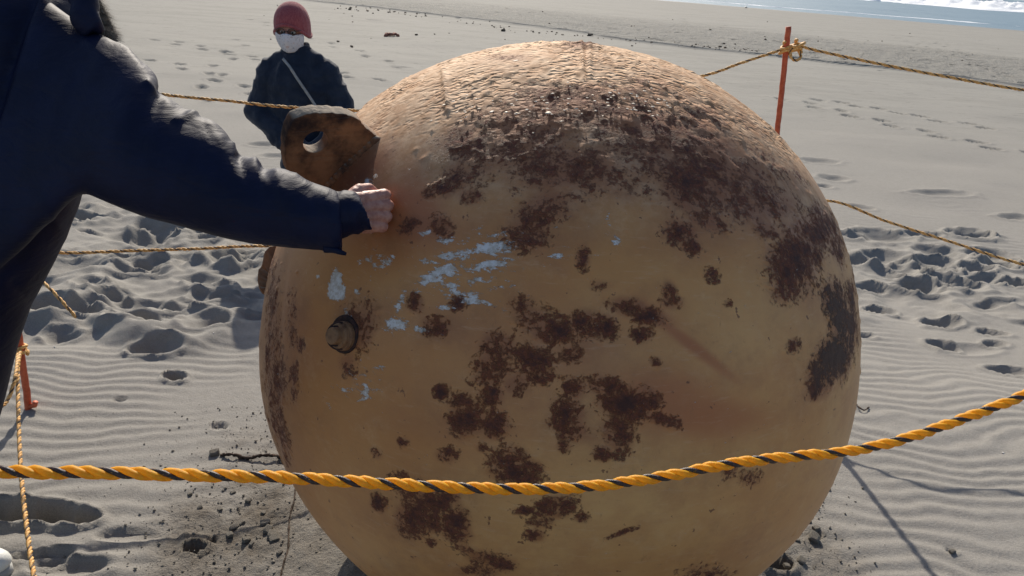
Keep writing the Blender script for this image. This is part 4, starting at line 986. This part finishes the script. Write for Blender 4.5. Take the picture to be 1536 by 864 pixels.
# ------------------------------------------------------------------ stones, twigs, bits
def rock_mesh(seed, sub=2):
    bm = bmesh.new(); bmesh.ops.create_icosphere(bm, subdivisions=sub, radius=1); V = np.array([v.co[:] for v in bm.verts])
    d = 1 + (fbm(*((V + seed * 5.3).T * 1.3), o=3, seed=seed) - .5) * 1.1
    q = V * d[:, None]; q = np.sign(q) * np.minimum(np.abs(q), .62 + .2 * random.random())
    for v, p in zip(bm.verts, q): v.co = p
    me = bpy.data.meshes.new('stone'); bm.to_mesh(me); bm.free(); me.materials.append(M['stone']); return me
rocks = [rock_mesh(k) for k in range(6)]
def put_rock(px, py, wpx, label, group=None, flat=.6, name='sand_clod', cat='clod'):
    p = onsand(px, py); r_ = wpx / F * ((p - CAM) @ fv) / 2 / .8
    o = bpy.data.objects.new(name, random.choice(rocks)); COL.objects.link(o)
    o.location = (p[0], p[1], p[2] + r_ * .18); o.scale = (r_, r_ * random.uniform(.6, .9), r_ * flat); o.rotation_euler = (random.uniform(-.3, .3), random.uniform(-.3, .3), random.uniform(0, 6))
    tag(o, label, cat, group)
LB = {(408, 805): 'largest grey clod of the cluster close left of the thin shadow strand', (352, 792): 'grey clod at the left end of the cluster below the rope', (420, 830): 'lowest grey clod next to the thin shadow strand', (350, 740): 'grey clod just under the front rope left of the ball', (285, 742): 'small grey clod farthest left under the front rope', (395, 770): 'small grey clod topmost of the cluster beside the thin shadow strand'}
GL = 'dark clods on the crusted sand left of the ball'
for q in [(352, 792, 16), (362, 786, 14), (398, 786, 16), (402, 796, 16), (408, 805, 20), (412, 810, 18), (370, 811, 14), (378, 817, 12), (345, 803, 12), (388, 808, 10), (330, 765, 10), (395, 770, 10), (372, 752, 10), (350, 740, 9), (420, 830, 12), (300, 762, 8), (285, 742, 9)]:
    put_rock(*q, LB.get(q[:2], 'small grey clod among others in the crusted sand at the lower left of the ball'), GL)
LBR = {(1221, 808): 'largest dark clod on the sand at the lower right of the ball', (1224, 794): 'clod just above the largest one at the lower right of the ball', (1201, 842): 'lowest large clod near the bottom right limb of the ball', (1180, 850): 'clod almost touching the ball at its bottom right', (1243, 734): 'tiny clod farthest from the ball below the front rope at right'}
GR = 'dark clods beside the lower right of the ball'
for q in [(1224, 794, 14), (1221, 808, 20), (1201, 842, 16), (1213, 783, 9), (1235, 741, 9), (1243, 734, 8), (1196, 812, 9), (1180, 850, 12)]:
    put_rock(*q, LBR.get(q[:2], 'small plain clod among the others at the lower right of the ball'), GR)
put_rock(322, 681, 16, 'dark clod at the left end of the twig beside the ball', None)
put_rock(425, 690, 16, 'dark clod where the twig meets the left side of the ball', None)
put_rock(1428, 828, 10, 'single dark pebble on rippled sand near the bottom right', None, name='pebble', cat='pebble')
put_rock(300, 818, 26, 'larger dark clod by a small pit at the bottom left', None)
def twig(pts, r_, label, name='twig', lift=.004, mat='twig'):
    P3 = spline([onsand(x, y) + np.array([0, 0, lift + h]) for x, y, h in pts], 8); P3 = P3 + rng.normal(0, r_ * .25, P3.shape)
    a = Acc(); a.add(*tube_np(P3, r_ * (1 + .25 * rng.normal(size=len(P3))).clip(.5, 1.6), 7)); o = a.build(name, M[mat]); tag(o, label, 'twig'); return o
twig([(332, 684, 0), (350, 687, .01), (372, 690, .004), (395, 689, .012), (416, 688, .006), (430, 694, .0)], .0055, 'dark knobbly twig lying on the sand against the left side of the ball')
twig([(444, 728, .0), (441, 752, .0), (435, 775, .0), (433, 800, .0), (432, 825, .0), (426, 846, 0), (420, 870, 0), (416, 900, 0)], .0026, 'long thin dark strand standing in for a shadow line down the sand at the lower left of the ball')  # dark strand added in place of a thin cast shadow on the sand
twig([(1283, 606, 0), (1289, 616, .008), (1297, 618, .006), (1303, 612, 0)], .0028, 'tiny curled twig on the sand touching the right side of the ball')
def bits(name, spots, mat, label, sz, cat=None):
    a = Acc()
    for x, y, s_ in spots:
        p = onsand(x, y); r_ = s_ / F * ((p - CAM) @ fv) / 2
        V, Fc = ell_np(p + [0, 0, r_ * .3], Matrix.Rotation(random.uniform(0, 6), 3, 'Z'), np.array([r_, r_ * .45, r_ * .35]), 7, 4)
        V = V + rng.normal(0, r_ * .16, V.shape); a.add(V, Fc)
    return a.build(name, mat)
# wrack line of weed bits
sp1 = []
for k in range(120):
    t = random.random(); x = 500 + t * 650; y = np.interp(x, [500, 560, 680, 760, 900, 1000, 1100, 1150], [12, 14, 30, 44, 57, 66, 73, 77]) + random.gauss(0, 1.5)
    sp1.append((x, y, random.uniform(1.5, 4.5)))
for k in range(50): x = random.uniform(380, 1500); sp1.append((x, random.uniform(8, 60) + max(0, (x - 800) * .07), random.uniform(1.5, 4)))
for x, y, s_ in [(525, 15, 7), (551, 17, 7), (755, 47, 9), (885, 54, 10), (1080, 71, 6), (507, 63, 6), (528, 71, 7), (1088, 72, 5), (1148, 60, 5)]: sp1.append((x, y, s_))
tag(bits('beach_wrack', sp1, M['weed'], '', 0), 'scattered line of dark dry weed bits across the far sand', 'seaweed', kind='stuff')
dw = twig([(578, 55, 0), (583, 54, .03), (588, 55, .03), (593, 54, .03), (598, 55, .0)], .035, 'reddish lump of driftwood on the smooth far sand right of the masked person', 'driftwood', .02, 'redbit'); dw['category'] = 'driftwood'
tag(bits('pebble', [(625, 53, 6)], M['twig'], '', 0), 'lone dark pebble on smooth sand right of the reddish driftwood', 'pebble')
# grit in the crust
gp = Acc()
for k in range(1700):
    if random.random() < .75: x = random.gauss(-.80, .20); y_ = random.uniform(1.55, 2.55)
    else: x = random.gauss(.98, .12); y_ = random.uniform(1.6, 2.3)
    if math.hypot(x - BC[0], y_ - BC[1]) < .45: continue
    s_ = .002 + .005 * random.random() ** 4
    o0 = np.array([x, y_, zat(x, y_) + s_ * .4]); R_ = np.array(Matrix.Rotation(random.uniform(0, 6), 3, 'Z'))
    V = np.array([[1, 0, 0], [0, .8, .1], [-1, .1, 0], [0, -.9, 0], [.1, 0, .7], [0, 0, -.6]]) * s_ * rng.uniform(.6, 1.3, (6, 3))
    gp.add(V @ R_ + o0, [(0, 1, 4), (1, 2, 4), (2, 3, 4), (3, 0, 4), (1, 0, 5), (2, 1, 5), (3, 2, 5), (0, 3, 5)])
tag(gp.build('sand_grit', M['stone'], None, False), 'loose coarse grit on the damp crust beside the ball', 'grit', kind='stuff')
# white chips added to stand in for sparkle on the sand
for (x, y, s_, lb) in [(1119, 12, 5, 'bright white chip added for a sparkle far off near the water'), (1504, 680, 5, 'white chip added for a sparkle on rippled sand at the right edge'), (82, 521, 4, 'white chip added for a sparkle on sand between the post and the footprints'), (320, 500, 4, 'tiny white chip added for a sparkle on a footprint rim left of the ball')]:
    tag(bits('sparkle_chip', [(x, y, s_)], M['shell'], '', 0), lb, 'shell')
